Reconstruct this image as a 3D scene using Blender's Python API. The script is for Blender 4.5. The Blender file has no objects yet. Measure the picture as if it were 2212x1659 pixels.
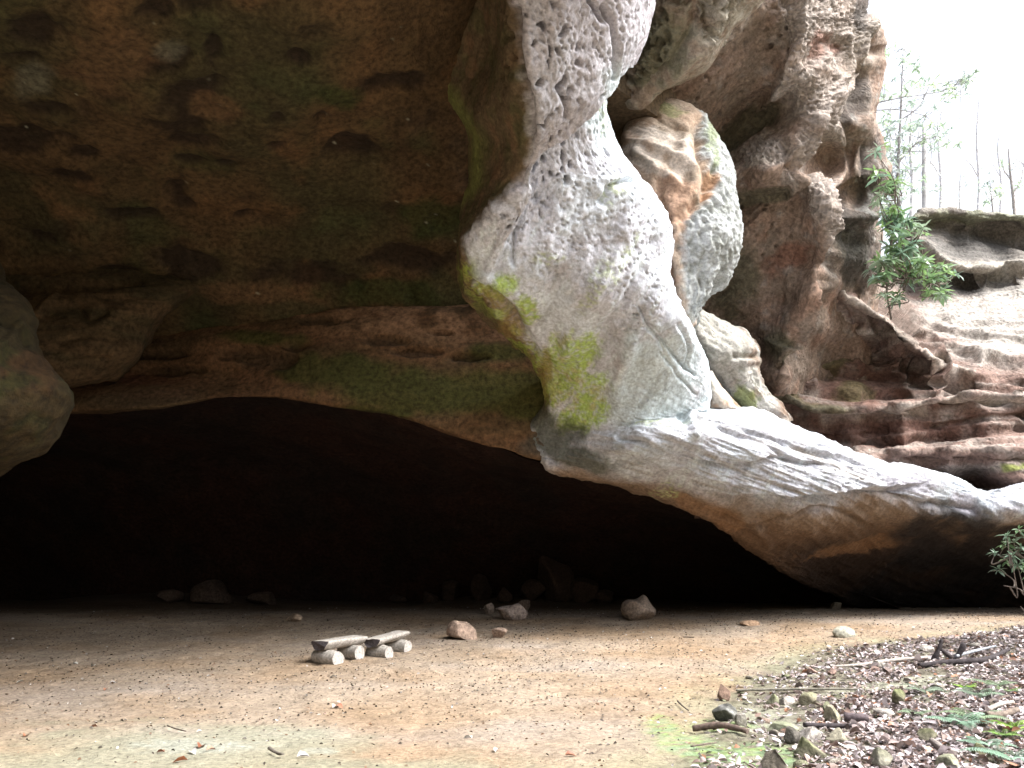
import bpy, math, random
import numpy as np
from mathutils import Vector, Matrix

# ------------------------------------------------------------------ camera, sky, sun, exposure
S = bpy.context.scene
COL = S.collection
PITCH = math.atan(400.5 / 1720.0)          # the eye level lies 400 px below the middle of a 2212 px wide view
FPX, CU, CV = 1720.0, 1106.0, 829.5
CAM = np.array([0.0, 0.0, 1.6])

cd = bpy.data.cameras.new('camera')
cd.sensor_width = 36.0
cd.lens = 36.0 * FPX / 2212.0
cd.clip_start, cd.clip_end = 0.1, 2000
cam = bpy.data.objects.new('camera', cd)
COL.objects.link(cam)
cam.location = CAM
cam.rotation_euler = (math.pi / 2 + PITCH, 0, 0)
S.camera = cam

SUN_EL, SUN_AZ = math.radians(51), math.radians(108)      # azimuth clockwise from +Y (the view direction)
w = bpy.data.worlds.new('World')
S.world = w
w.use_nodes = True
nt = w.node_tree
sky = nt.nodes.new('ShaderNodeTexSky')
sky.sky_type = 'NISHITA'
sky.sun_disc = False
sky.sun_elevation = SUN_EL
sky.sun_rotation = SUN_AZ
sky.dust_density = 5.0
sky.air_density = 1.0
sky.ozone_density = 1.0
hs = nt.nodes.new('ShaderNodeHueSaturation')
hs.inputs['Saturation'].default_value = 0.4
nt.links.new(sky.outputs['Color'], hs.inputs['Color'])
# an overcast sky is brighter overhead than low down
tc_ = nt.nodes.new('ShaderNodeTexCoord'); sx_ = nt.nodes.new('ShaderNodeSeparateXYZ'); mr_ = nt.nodes.new('ShaderNodeMapRange')
mr_.inputs['To Min'].default_value = 0.5; mr_.inputs['To Max'].default_value = 1.5
mm_ = nt.nodes.new('ShaderNodeMix'); mm_.data_type = 'RGBA'; mm_.blend_type = 'MULTIPLY'; mm_.inputs['Factor'].default_value = 1
nt.links.new(tc_.outputs['Generated'], sx_.inputs['Vector']); nt.links.new(sx_.outputs['Z'], mr_.inputs['Value'])
nt.links.new(hs.outputs['Color'], mm_.inputs['A']); nt.links.new(mr_.outputs['Result'], mm_.inputs['B'])
nt.links.new(mm_.outputs['Result'], nt.nodes['Background'].inputs['Color'])
nt.nodes['Background'].inputs['Strength'].default_value = 0.15

sd = bpy.data.lights.new('sun', 'SUN')
sd.energy = 1.6
sd.angle = math.radians(35)
sd.color = (1.0, 0.985, 0.965)
sun = bpy.data.objects.new('sun', sd)
COL.objects.link(sun)
sun.location = (20, -10, 40)
_d = Vector((math.sin(SUN_AZ) * math.cos(SUN_EL), math.cos(SUN_AZ) * math.cos(SUN_EL), math.sin(SUN_EL)))
sun.rotation_euler = _d.to_track_quat('Z', 'Y').to_euler()

vs = S.view_settings
vs.view_transform = 'Standard'
vs.look = 'None'
vs.gamma = 1
vs.use_curve_mapping = False
vs.exposure = 1.75
S.cycles.use_denoising = True
S.cycles.max_bounces = 6
S.cycles.diffuse_bounces = 3
S.cycles.sample_clamp_indirect = 4.0

RNG = np.random.default_rng(7)
random.seed(7)

# ------------------------------------------------------------------ small maths
def P(u, v, Y):
    """point at horizontal distance Y seen in direction (u, v) of a 2212 x 1659 picture"""
    u, v, Y = np.asarray(u, float), np.asarray(v, float), np.asarray(Y, float)
    x, y = (u - CU) / FPX, (CV - v) / FPX
    dy = math.cos(PITCH) - y * math.sin(PITCH)
    dz = math.sin(PITCH) + y * math.cos(PITCH)
    k = Y / dy
    return np.stack([CAM[0] + x * k, CAM[1] + Y, CAM[2] + dz * k], -1)

def proj(p):
    q = p - CAM
    c, s = math.cos(PITCH), math.sin(PITCH)
    f = q[..., 1] * c + q[..., 2] * s
    upc = -q[..., 1] * s + q[..., 2] * c
    f = np.where(np.abs(f) < 0.05, 0.05, f)
    return CU + FPX * q[..., 0] / f, CV - FPX * upc / f

def sstep(a, b, x):
    t = np.clip((x - a) / (b - a), 0, 1)
    return t * t * (3 - 2 * t)

_prng = np.random.default_rng(11)
_PERM = _prng.permutation(4096).astype(np.int64)
_G = _prng.normal(size=(4096, 3)); _G /= np.linalg.norm(_G, axis=1)[:, None]
_R3 = _prng.random((4096, 3))
def _hash(i, j, k):
    return _PERM[(_PERM[(_PERM[i & 4095] + j) & 4095] + k) & 4095]

def perlin(p):
    p = np.asarray(p, float)
    i = np.floor(p).astype(np.int64); f = p - i
    w_ = f * f * f * (f * (f * 6 - 15) + 10)
    out = 0
    for a in (0, 1):
        wa = w_[:, 0] if a else 1 - w_[:, 0]
        for b in (0, 1):
            wb = w_[:, 1] if b else 1 - w_[:, 1]
            for c in (0, 1):
                wc = w_[:, 2] if c else 1 - w_[:, 2]
                g = _G[_hash(i[:, 0] + a, i[:, 1] + b, i[:, 2] + c)]
                d = g[:, 0] * (f[:, 0] - a) + g[:, 1] * (f[:, 1] - b) + g[:, 2] * (f[:, 2] - c)
                out = out + d * wa * wb * wc
    return out * 1.6

def fbm(p, scale, oct=4, gain=0.5, off=0.0, ridged=False):
    q = np.asarray(p) * scale + off
    a, s, tot = 1.0, 0, 0
    for o in range(oct):
        n = perlin(q)
        if ridged:
            n = 1 - 2 * np.abs(n)
        s = s + a * n; tot += a
        a *= gain; q = q * 2.03 + 17.3
    return s / tot

def worley(p):
    p = np.asarray(p, float)
    i = np.floor(p).astype(np.int64)
    best = np.full(len(p), 9.0); second = np.full(len(p), 9.0); bid = np.zeros(len(p), np.int64)
    for a in (-1, 0, 1):
        for b in (-1, 0, 1):
            for c in (-1, 0, 1):
                ci = i + np.array([a, b, c])
                h = _hash(ci[:, 0], ci[:, 1], ci[:, 2])
                d = np.sqrt((((ci + 0.1 + 0.8 * _R3[h]) - p) ** 2).sum(1))
                m = d < best
                second = np.where(m, best, np.minimum(second, d))
                bid = np.where(m, h, bid)
                best = np.where(m, d, best)
    return best, second, bid

def rot(p, az=0, el=0, roll=0):
    M = Matrix.Rotation(math.radians(roll), 3, 'Y') @ Matrix.Rotation(math.radians(el), 3, 'X') @ Matrix.Rotation(math.radians(az), 3, 'Z')
    return np.asarray(p) @ np.array(M).T

def hspline(t, V, s):
    """piecewise cubic through V (axis 0) at parameters t, sampled at s"""
    t = np.asarray(t, float)
    d = (V[1:] - V[:-1]) / (t[1:] - t[:-1]).reshape((-1,) + (1,) * (V.ndim - 1))
    m = np.empty_like(V)
    m[0], m[-1] = d[0], d[-1]
    h = (t[1:] - t[:-1]).reshape((-1,) + (1,) * (V.ndim - 1))
    if len(V) > 2:
        m[1:-1] = (d[:-1] * h[1:] + d[1:] * h[:-1]) / (h[1:] + h[:-1])
    k = np.clip(np.searchsorted(t, s, side='right') - 1, 0, len(t) - 2)
    hh = (t[k + 1] - t[k]); x = (s - t[k]) / hh
    sh = (-1,) + (1,) * (V.ndim - 1)
    x, hh = x.reshape(sh), hh.reshape(sh)
    return ((2 * x**3 - 3 * x**2 + 1) * V[k] + (x**3 - 2 * x**2 + x) * hh * m[k]
            + (-2 * x**3 + 3 * x**2) * V[k + 1] + (x**3 - x**2) * hh * m[k + 1])

def loft(rails, sp):
    """rails: equal-length lists of (u, v, Y) or ('w', x, y, z); returns a dense grid of points, spacing about sp"""
    C = []
    for r in rails:
        C.append([P(*q) if q[0] != 'w' else np.array(q[1:], float) for q in r])
    C = np.array(C, float)
    tk = np.concatenate([[0], np.cumsum(np.linalg.norm(C[:, 1:] - C[:, :-1], axis=2).mean(0) + 1e-4)])
    tr = np.concatenate([[0], np.cumsum(np.linalg.norm(C[1:] - C[:-1], axis=2).mean(1) + 1e-4)])
    M, N = max(8, int(tk[-1] / sp)), max(8, int(tr[-1] / sp))
    A = hspline(tk, np.swapaxes(C, 0, 1), np.linspace(0, tk[-1], M))       # M, R, 3
    return hspline(tr, np.swapaxes(A, 0, 1), np.linspace(0, tr[-1], N))    # N, M, 3

def normals(G, toward=None):
    du = np.gradient(G, axis=1); dv = np.gradient(G, axis=0)
    n = np.cross(du, dv); n /= np.linalg.norm(n, axis=2)[..., None] + 1e-9
    c = (CAM if toward is None else np.asarray(toward)) - G
    if (n * c).sum(2).mean() < 0:
        n = -n
    return n

def pix_normals(G):
    n = normals(G); return n

def line_feat(u, v, lines):
    """displacement by hand-drawn lines: (points, amplitude m, width px) ridge (+) / groove (-);
    with a 4th value D the side to the right of the line's direction is pushed by amplitude, fading over D px"""
    out = np.zeros_like(u)
    for L in lines:
        pts, amp, wid = np.array(L[0], float), L[1], L[2]
        if len(pts) > 2:      # round the corners
            t_ = np.concatenate([[0], np.cumsum(np.hypot(*(pts[1:] - pts[:-1]).T))])
            pts = hspline(t_, pts, np.linspace(0, t_[-1], max(len(pts), min(40, int(t_[-1] / 14)))))
        best = np.full(u.shape, 1e9); side = np.zeros_like(u)
        for (a, b) in zip(pts[:-1], pts[1:]):
            e = b - a; l2 = (e * e).sum()
            t = np.clip(((u - a[0]) * e[0] + (v - a[1]) * e[1]) / l2, 0, 1)
            dx, dy = u - a[0] - t * e[0], v - a[1] - t * e[1]
            d = np.hypot(dx, dy)
            m = d < best
            best = np.where(m, d, best)
            side = np.where(m, np.sign(e[0] * dy - e[1] * dx), side)
        if len(L) == 3:
            out += amp * np.exp(-(best / wid) ** 2)
        else:
            sd_ = best * side
            out += amp * sstep(-wid, wid, sd_) * np.exp(-(np.maximum(sd_, 0) / L[3]) ** 2) * (best < 4 * L[3])
    return out

def blobs(u, v, L, n=0):
    """soft ellipses (u, v, ru, rv[, angle deg]); n = noise that ruffles their outline"""
    out = np.zeros_like(u)
    for b in L:
        c, s = (math.cos(math.radians(b[4])), math.sin(math.radians(b[4]))) if len(b) > 4 else (1, 0)
        x, y = u - b[0], v - b[1]
        d = np.hypot((x * c + y * s) / b[2], (-x * s + y * c) / b[3])
        out = np.maximum(out, 1 - sstep(0.55, 1.25, d + n))
    return out

def mix(a, b, t):
    t = np.asarray(t)[:, None]
    return np.asarray(a) * (1 - t) + np.asarray(b) * t

# ------------------------------------------------------------------ materials
def new_mat(name):
    m = bpy.data.materials.new(name); m.use_nodes = True
    return m, m.node_tree.nodes, m.node_tree.links

def rock_mat(name, rough=0.92, fine=14.0, bump=0.5, dist=0.03, contrast=0.5, spec=0.25, pits=0.0):
    m, N, L = new_mat(name)
    b = N['Principled BSDF']
    b.inputs['Roughness'].default_value = rough
    b.inputs['Specular IOR Level'].default_value = spec
    at = N.new('ShaderNodeAttribute'); at.attribute_name = 'Col'
    tc = N.new('ShaderNodeTexCoord')
    n1 = N.new('ShaderNodeTexNoise'); n1.inputs['Scale'].default_value = fine; n1.inputs['Detail'].default_value = 8; n1.inputs['Roughness'].default_value = 0.65
    n2 = N.new('ShaderNodeTexNoise'); n2.inputs['Scale'].default_value = fine * 3.3; n2.inputs['Detail'].default_value = 6; n2.inputs['Roughness'].default_value = 0.7
    L.new(tc.outputs['Object'], n1.inputs['Vector']); L.new(tc.outputs['Object'], n2.inputs['Vector'])
    mr = N.new('ShaderNodeMapRange')
    mr.inputs['From Min'].default_value = 0.3; mr.inputs['From Max'].default_value = 0.7
    mr.inputs['To Min'].default_value = 1 - contrast; mr.inputs['To Max'].default_value = 1 + contrast * 0.8
    L.new(n1.outputs['Fac'], mr.inputs['Value'])
    mx = N.new('ShaderNodeMix'); mx.data_type = 'RGBA'; mx.blend_type = 'MULTIPLY'; mx.inputs['Factor'].default_value = 1
    L.new(at.outputs['Color'], mx.inputs['A']); L.new(mr.outputs['Result'], mx.inputs['B'])
    L.new(mx.outputs['Result'], b.inputs['Base Color'])
    ad = N.new('ShaderNodeMath'); ad.operation = 'ADD'
    ml = N.new('ShaderNodeMath'); ml.operation = 'MULTIPLY'; ml.inputs[1].default_value = 0.45
    L.new(n2.outputs['Fac'], ml.inputs[0]); L.new(n1.outputs['Fac'], ad.inputs[0]); L.new(ml.outputs[0], ad.inputs[1])
    h = ad.outputs[0]
    if pits:
        vo = N.new('ShaderNodeTexVoronoi'); vo.inputs['Scale'].default_value = pits
        L.new(tc.outputs['Object'], vo.inputs['Vector'])
        m2 = N.new('ShaderNodeMapRange'); m2.inputs['From Min'].default_value = 0.05; m2.inputs['From Max'].default_value = 0.4
        L.new(vo.outputs['Distance'], m2.inputs['Value'])
        n3 = N.new('ShaderNodeTexNoise'); n3.inputs['Scale'].default_value = 1.1; n3.inputs['Detail'].default_value = 4
        L.new(tc.outputs['Object'], n3.inputs['Vector'])
        m3 = N.new('ShaderNodeMapRange'); m3.inputs['From Min'].default_value = 0.46; m3.inputs['From Max'].default_value = 0.62
        L.new(n3.outputs['Fac'], m3.inputs['Value'])
        mu = N.new('ShaderNodeMath'); mu.operation = 'MULTIPLY'
        L.new(m2.outputs['Result'], mu.inputs[0]); L.new(m3.outputs['Result'], mu.inputs[1])
        a2 = N.new('ShaderNodeMath'); a2.operation = 'ADD'
        L.new(h, a2.inputs[0]); L.new(mu.outputs[0], a2.inputs[1]); h = a2.outputs[0]
    bp = N.new('ShaderNodeBump'); bp.inputs['Strength'].default_value = bump; bp.inputs['Distance'].default_value = dist
    L.new(h, bp.inputs['Height']); L.new(bp.outputs['Normal'], b.inputs['Normal'])
    return m

def leaf_mat(name, rough=0.45, trans=0.25, spec=0.5):
    m, N, L = new_mat(name)
    b = N['Principled BSDF']; b.inputs['Roughness'].default_value = rough
    b.inputs['Specular IOR Level'].default_value = spec
    at = N.new('ShaderNodeAttribute'); at.attribute_name = 'Col'
    tc = N.new('ShaderNodeTexCoord')
    n1 = N.new('ShaderNodeTexNoise'); n1.inputs['Scale'].default_value = 30
    L.new(tc.outputs['Object'], n1.inputs['Vector'])
    mr = N.new('ShaderNodeMapRange'); mr.inputs['To Min'].default_value = 0.7; mr.inputs['To Max'].default_value = 1.25
    L.new(n1.outputs['Fac'], mr.inputs['Value'])
    mx = N.new('ShaderNodeMix'); mx.data_type = 'RGBA'; mx.blend_type = 'MULTIPLY'; mx.inputs['Factor'].default_value = 1
    L.new(at.outputs['Color'], mx.inputs['A']); L.new(mr.outputs['Result'], mx.inputs['B'])
    L.new(mx.outputs['Result'], b.inputs['Base Color'])
    tr = N.new('ShaderNodeBsdfTranslucent'); L.new(mx.outputs['Result'], tr.inputs['Color'])
    ms = N.new('ShaderNodeMixShader'); ms.inputs['Fac'].default_value = trans
    L.new(b.outputs['BSDF'], ms.inputs[1]); L.new(tr.outputs['BSDF'], ms.inputs[2])
    L.new(ms.outputs['Shader'], N['Material Output'].inputs['Surface'])
    return m

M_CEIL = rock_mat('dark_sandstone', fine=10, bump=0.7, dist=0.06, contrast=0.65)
M_PALE = rock_mat('lichened_sandstone', fine=17, bump=0.55, dist=0.04, contrast=0.40, pits=10)
M_BROWN = rock_mat('brown_sandstone', fine=11, bump=0.75, dist=0.06, contrast=0.55, pits=8)
M_GROUND = rock_mat('sandy_ground', fine=20, bump=0.8, dist=0.035, contrast=0.42, spec=0.15)
M_STONE = rock_mat('loose_stone', fine=16, bump=0.8, dist=0.03, contrast=0.6)
M_WOOD = rock_mat('weathered_wood', fine=26, bump=0.5, dist=0.01, contrast=0.5)
M_LEAF = leaf_mat('dry_leaf', rough=0.42, trans=0.12)
M_GREEN = leaf_mat('evergreen_leaf', rough=0.32, trans=0.3, spec=0.6)

# ------------------------------------------------------------------ mesh building
def link(name, me, mat, parent=None):
    o = bpy.data.objects.new(name, me); COL.objects.link(o)
    if mat is not None:
        me.materials.append(mat)
    if parent is not None:
        o.parent = parent
    return o

def set_col(me, col):
    a = me.attributes.new('Col', 'FLOAT_COLOR', 'POINT')
    c = np.ones((len(me.vertices), 4), np.float32); c[:, :3] = np.clip(col, 0.003, 0.95)
    a.data.foreach_set('color', c.ravel())

def raw_mesh(name, verts, faces, col=None, smooth=True):
    """faces: (n, 3) or (n, 4) int array"""
    me = bpy.data.meshes.new(name)
    verts = np.asarray(verts, np.float32); faces = np.asarray(faces, np.int32)
    k = faces.shape[1]
    me.vertices.add(len(verts)); me.vertices.foreach_set('co', verts.ravel())
    me.loops.add(faces.size); me.loops.foreach_set('vertex_index', faces.ravel())
    me.polygons.add(len(faces))
    me.polygons.foreach_set('loop_start', np.arange(0, faces.size, k, dtype=np.int32))
    me.polygons.foreach_set('use_smooth', np.full(len(faces), smooth))
    me.update(calc_edges=True)
    if col is not None:
        set_col(me, col)
    return me

def grid_mesh(name, G, col, closed_u=False):
    n, m = G.shape[:2]
    idx = np.arange(n * m).reshape(n, m)
    f = np.stack([idx[:-1, :-1], idx[:-1, 1:], idx[1:, 1:], idx[1:, :-1]], -1).reshape(-1, 4)
    return raw_mesh(name, G.reshape(-1, 3), f, col)

def tag(o, label=None, cat=None, group=None, kind=None):
    if label: o['label'] = label
    if cat: o['category'] = cat
    if group: o['group'] = group
    if kind: o['kind'] = kind
    return o

def sheet(name, G, mat, disp, colour, parent=None, label=None, cat='cliff', kind='structure', toward=None):
    """displace a lofted grid along its normals and colour it"""
    n = normals(G, toward)
    p = G.reshape(-1, 3); u, v = proj(p)
    d = disp(p, u, v)
    if isinstance(d, tuple):
        d, extra = d
    else:
        extra = None
    Q = G + n * d.reshape(G.shape[:2])[..., None]
    q = Q.reshape(-1, 3)
    c = colour(q, u, v, extra)
    me = grid_mesh(name, Q, c)
    o = link(name, me, mat, parent)
    tag(o, label, cat, None, kind)
    return o

def rbf(pts, lam=1e-4):
    pts = np.array(pts, float)
    X = pts[:, :2] / 300.0; y = pts[:, 2]
    def phi(r): return np.where(r > 1e-9, r * r * np.log(np.maximum(r, 1e-9)), 0.0)
    n = len(X)
    D = np.linalg.norm(X[:, None] - X[None], axis=2)
    A = np.zeros((n + 3, n + 3))
    A[:n, :n] = phi(D) + np.eye(n) * lam
    A[:n, n] = 1; A[:n, n + 1:] = X; A[n, :n] = 1; A[n + 1:, :n] = X.T
    s = np.linalg.solve(A, np.concatenate([y, [0, 0, 0]]))
    def f(u, v):
        out = np.empty(u.size); q = np.stack([u.ravel(), v.ravel()], 1) / 300.0
        for k in range(0, len(q), 20000):
            r = q[k:k + 20000]
            out[k:k + 20000] = phi(np.linalg.norm(r[:, None] - X[None], axis=2)) @ s[:n] + s[n] + r @ s[n + 1:]
        return out.reshape(u.shape)
    return f

def relief(left, right, vs_, pts, su, sv, wrap_r=None, lam=1e-4):
    """grid between two outlines u_left(v), u_right(v); distance from the scattered (u, v, Y) points.
    wrap_r = (count, px inward, metres back): the right edge rolls away behind itself"""
    f = rbf(pts, lam)
    v = np.linspace(vs_[0], vs_[1], int((vs_[1] - vs_[0]) / sv))
    ul = np.interp(v, [a[1] for a in left], [a[0] for a in left])
    ur = np.interp(v, [a[1] for a in right], [a[0] for a in right])
    m = int((ur - ul).mean() / su)
    t = np.linspace(0, 1, m)
    U = ul[:, None] * (1 - t) + ur[:, None] * t
    V = np.repeat(v[:, None], m, 1)
    Y = f(U, V)
    if wrap_r:
        k, inw, back = wrap_r
        e = 1 - np.sqrt(np.clip(1 - np.clip((t * (ur - ul)[:, None] - (ur - ul)[:, None] + 40) / 40, 0, 1) ** 2, 0, 1))
        Y = Y + e * 0.9
        s = np.linspace(0, 1, k + 1)[1:]
        U = np.concatenate([U, ur[:, None] - inw * s ** 2], 1)
        V = np.concatenate([V, np.repeat(v[:, None], k, 1)], 1)
        Y = np.concatenate([Y, Y[:, -1:] + back * s], 1)
    return P(U, V, Y)

# ------------------------------------------------------------------ ground
def c2(X, Y): return (1106 + X * 0.5, Y * 0.5)

def gz0(x, y):
    z = 0.58 * sstep(10, 22.5, y) + 0.35 * sstep(21.5, 27, y) * (0.55 + 0.45 * np.sin(x * 0.55 + 1.0)) * sstep(9, 4, x)
    z = z + 0.35 * sstep(3.5, 12, x) * sstep(2, 8, y) * (1 - sstep(14, 22, y))
    return z

def ground_hit(u, v):
    """first point where the line of sight meets the ground"""
    ys = np.linspace(2, 34, 1600)
    p = P(np.full(ys.shape, u), np.full(ys.shape, v), ys)
    e = p[:, 2] - gz0(p[:, 0], p[:, 1])
    k = int(np.argmax(e < 0)) if (e < 0).any() else len(ys) - 1
    q = p[k]
    return np.array([q[0], q[1], float(gz0(q[0], q[1]))])

LIT_W = [(1370, 1720), (1470, 1625), (1530, 1560), (1545, 1510), (1630, 1460), (1700, 1420), (1800, 1397), (1950, 1382), (2080, 1368), (2212, 1352), (2330, 1345)]
LIT = [ground_hit(*q)[:2] for q in LIT_W]
LIT = np.array([[LIT[0][0] - 0.1, 1.0]] + LIT + [[40, 22], [40, 1]])

def poly_sd(x, y, poly):
    """signed distance to a polygon, positive inside"""
    best = np.full(x.shape, 1e9); ins = np.zeros(x.shape, bool)
    n = len(poly)
    for i in range(n):
        a, b = poly[i], poly[(i + 1) % n]
        e = b - a
        t = np.clip(((x - a[0]) * e[0] + (y - a[1]) * e[1]) / (e @ e), 0, 1)
        best = np.minimum(best, np.hypot(x - a[0] - t * e[0], y - a[1] - t * e[1]))
        c = (a[1] > y) != (b[1] > y)
        with np.errstate(divide='ignore', invalid='ignore'):
            xi = a[0] + (y - a[1]) / (b[1] - a[1] if b[1] != a[1] else 1e-9) * e[0]
        ins ^= c & (x < xi)
    return np.where(ins, best, -best)

def gz(x, y):
    x = np.atleast_1d(np.asarray(x, float)); y = np.atleast_1d(np.asarray(y, float))
    p = np.stack([x, y, np.zeros_like(x)], 1)
    z = gz0(x, y) + 0.06 * fbm(p, 0.35, 3) + 0.018 * fbm(p, 1.7, 3)
    lit = sstep(-0.3, 0.5, poly_sd(x, y, LIT))
    z = z + lit * (0.05 * fbm(p, 2.6, 3, off=5) + 0.02 * fbm(p, 8, 2, off=9))
    near = sstep(5, 9, y)
    w1, _, wb = worley(p * 2.3 + 0.35 * fbm(p, 2, 2, off=13)[:, None])
    z = z - 0.045 * (1 - sstep(.08, .42, w1)) * ((wb % 10) < 6) * (1 - lit)
    return z + 0.020 * fbm(p, 5.5, 4, off=3) * (1 - lit)

def make_ground():
    def axis(lo, hi, step, out_lo, out_hi):
        a = np.arange(lo, hi, step)
        g, k, s = [], hi, step
        while k < out_hi: s *= 1.25; k += s; g.append(k)
        h, k, s = [], lo, step
        while k > out_lo: s *= 1.25; k -= s; h.append(k)
        return np.array(h[::-1] + list(a) + g)
    xs = axis(-9.5, 13.5, 0.045, -250, 250); ys = axis(4.4, 24, 0.045, -200, 300)
    X, Y = np.meshgrid(xs, ys)
    x, y = X.ravel(), Y.ravel()
    z = gz(x, y)
    p = np.stack([x, y, z], 1)
    n1, n2, n3 = fbm(p, 0.5, 4, off=1), fbm(p, 1.6, 4, off=2), fbm(p, 6, 3, off=4)
    st = fbm(p * np.array([0.6, 1.1, 1]), 0.45, 5, off=8)
    tan = mix([0.294, 0.239, 0.183], [0.269, 0.197, 0.132], sstep(-0.3, 0.4, n1))
    tan = mix(tan, [0.313, 0.300, 0.289], sstep(0.0, 0.5, st) * 0.35)
    tan = mix(tan, [0.254, 0.174, 0.102], sstep(0.15, 0.6, -st) * 0.3)
    tan = tan * (1 + 0.28 * n2 + 0.30 * n3)[:, None]
    tan = mix(tan, mix([0.105, 0.075, 0.052], [0.075, 0.05, 0.035], sstep(-.2, .3, n2)), sstep(19.2, 22.5, y + 1.2 * n1 + .5 * n2) * sstep(8, 4, x) * 0.9)  # far-back floor colour darkened to paint the fade into the cave
    # damp green film towards the mouth and a lime moss patch by the litter
    u, v = proj(p)
    film = blobs(u, v, [(330, 1640, 420, 75), (560, 1605, 260, 40), (900, 1700, 700, 60)], n2 * 0.6) * 0.55
    tan = mix(tan, [0.243, 0.263, 0.191], film)
    pale = blobs(u, v, [(420, 1612, 130, 16), (690, 1622, 40, 8)], n3 * 0.8)
    tan = mix(tan, [0.333, 0.373, 0.347], pale * 0.3)
    sdl = poly_sd(x, y, LIT) + 0.35 * n2 + 0.12 * n3
    lit = sstep(-0.15, 0.25, sdl)
    hum = mix([0.14, 0.125, 0.095], [0.21, 0.20, 0.15], sstep(-0.2, 0.3, n2))
    hum = mix(hum, [0.06, 0.048, 0.035], sstep(0.05, 0.4, n3) * 0.8)
    path = blobs(u, v, [(1960, 1478, 170, 14, -6), (2080, 1495, 130, 10, -8), (1640, 1545, 80, 16), (1690, 1572, 90, 16)], n3 * 0.7)
    hum = mix(hum, [0.27, 0.27, 0.21], path * 0.8)
    c = mix(tan, hum, lit)
    edge = np.exp(-((sdl + 0.1) / 0.45) ** 2)
    c = mix(c, [0.22, 0.22, 0.13], edge * 0.45 * sstep(-0.3, 0.3, n2 + 0.1))
    moss = blobs(u, v, [(1440, 1580, 60, 26, 20), (1530, 1630, 110, 34, 25), (1480, 1605, 70, 26), (1640, 1640, 130, 36), (1560, 1568, 80, 16)], n2 * 0.9 + n3 * 0.5)
    c = mix(c, mix([0.22, 0.34, 0.09], [0.18, 0.28, 0.15], sstep(-0.2, 0.2, n3)), moss * sstep(-.5, .3, n3 + fbm(p, 11, 3, off=14)) * 0.75)
    G = np.stack([X, Y, z.reshape(X.shape)], -1)
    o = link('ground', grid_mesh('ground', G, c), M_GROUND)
    tag(o, kind='structure')
make_ground()

# ------------------------------------------------------------------ rock shelter: roof
US = [-900, -500, -150, 150, 450, 750, 950, 1080, 1230]
def rail(v, Ys, us=US): return [(u, v + (0 if not isinstance(v, (list, tuple)) else 0), y) for u, y in zip(us, Ys)]

HOLLOWS = [(70, 55, 55, 32), (45, 110, 40, 14), (395, 205, 60, 22, -15), (365, 130, 45, 15, -15), (405, 260, 75, 40, -10), (420, 298, 60, 16), (598, 240, 24, 20, 30), (460, 105, 18, 24),
           (385, 415, 22, 26), (400, 445, 26, 12), (400, 565, 62, 36), (650, 600, 90, 40), (110, 515, 45, 20), (200, 330, 42, 14), (290, 470, 50, 12), (650, 125, 26, 16), (420, 350, 30, 8),
           (150, 380, 45, 16), (500, 350, 30, 14), (520, 470, 24, 10), (330, 28, 40, 16), (430, 15, 40, 18), (600, 305, 22, 12), (880, 560, 90, 26), (120, 225, 60, 18), (40, 300, 80, 30),
           (250, 590, 70, 16), (690, 245, 16, 10), (770, 330, 60, 26), (830, 180, 70, 20)]
def roof_disp(p, u, v):
    n = fbm(p, 0.9, 3, off=4)
    h = blobs(u, v, HOLLOWS, n * 1.5 + 0.7 * fbm(p, 2.4, 4, off=8))
    d = 0.45 * fbm(p, 0.22, 3) + 0.16 * fbm(p, 0.8, 4, off=6) + 0.05 * fbm(p, 3, 3, off=2)
    d = d - 0.09 * h
    f1, f2, b = worley(p * np.array([1.1, 1.1, 1.4]) + 0.35 * fbm(p, 1.2, 2)[:, None])
    pit = (1 - sstep(0.1, 0.42, f1)) * ((b % 7) < 3)
    d = d - 0.07 * pit
    return d, np.maximum(h, pit * 0.55)
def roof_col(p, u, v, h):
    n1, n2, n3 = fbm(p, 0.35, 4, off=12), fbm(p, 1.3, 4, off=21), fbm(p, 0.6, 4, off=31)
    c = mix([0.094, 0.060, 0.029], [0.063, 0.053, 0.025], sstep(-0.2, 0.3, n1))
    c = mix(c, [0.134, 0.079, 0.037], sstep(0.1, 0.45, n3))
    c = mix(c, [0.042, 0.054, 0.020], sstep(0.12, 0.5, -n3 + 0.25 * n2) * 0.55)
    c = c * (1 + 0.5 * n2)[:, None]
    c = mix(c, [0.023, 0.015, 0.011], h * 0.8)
    c = mix(c, [0.158, 0.093, 0.048], blobs(u, v, [(560, 632, 190, 22, 4), (330, 640, 80, 14, -15), (240, 120, 110, 60), (470, 225, 60, 30)], n2) * 0.6)  # orange-brown patches; the long low one also paints in a lit stretch
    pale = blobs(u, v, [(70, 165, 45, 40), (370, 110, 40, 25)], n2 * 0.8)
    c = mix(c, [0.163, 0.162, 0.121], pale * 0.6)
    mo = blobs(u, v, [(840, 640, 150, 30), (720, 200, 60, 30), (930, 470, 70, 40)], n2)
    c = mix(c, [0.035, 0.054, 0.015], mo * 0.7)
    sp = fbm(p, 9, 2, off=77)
    return mix(c, [0.396, 0.416, 0.326], sstep(0.62, 0.75, sp))

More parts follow.
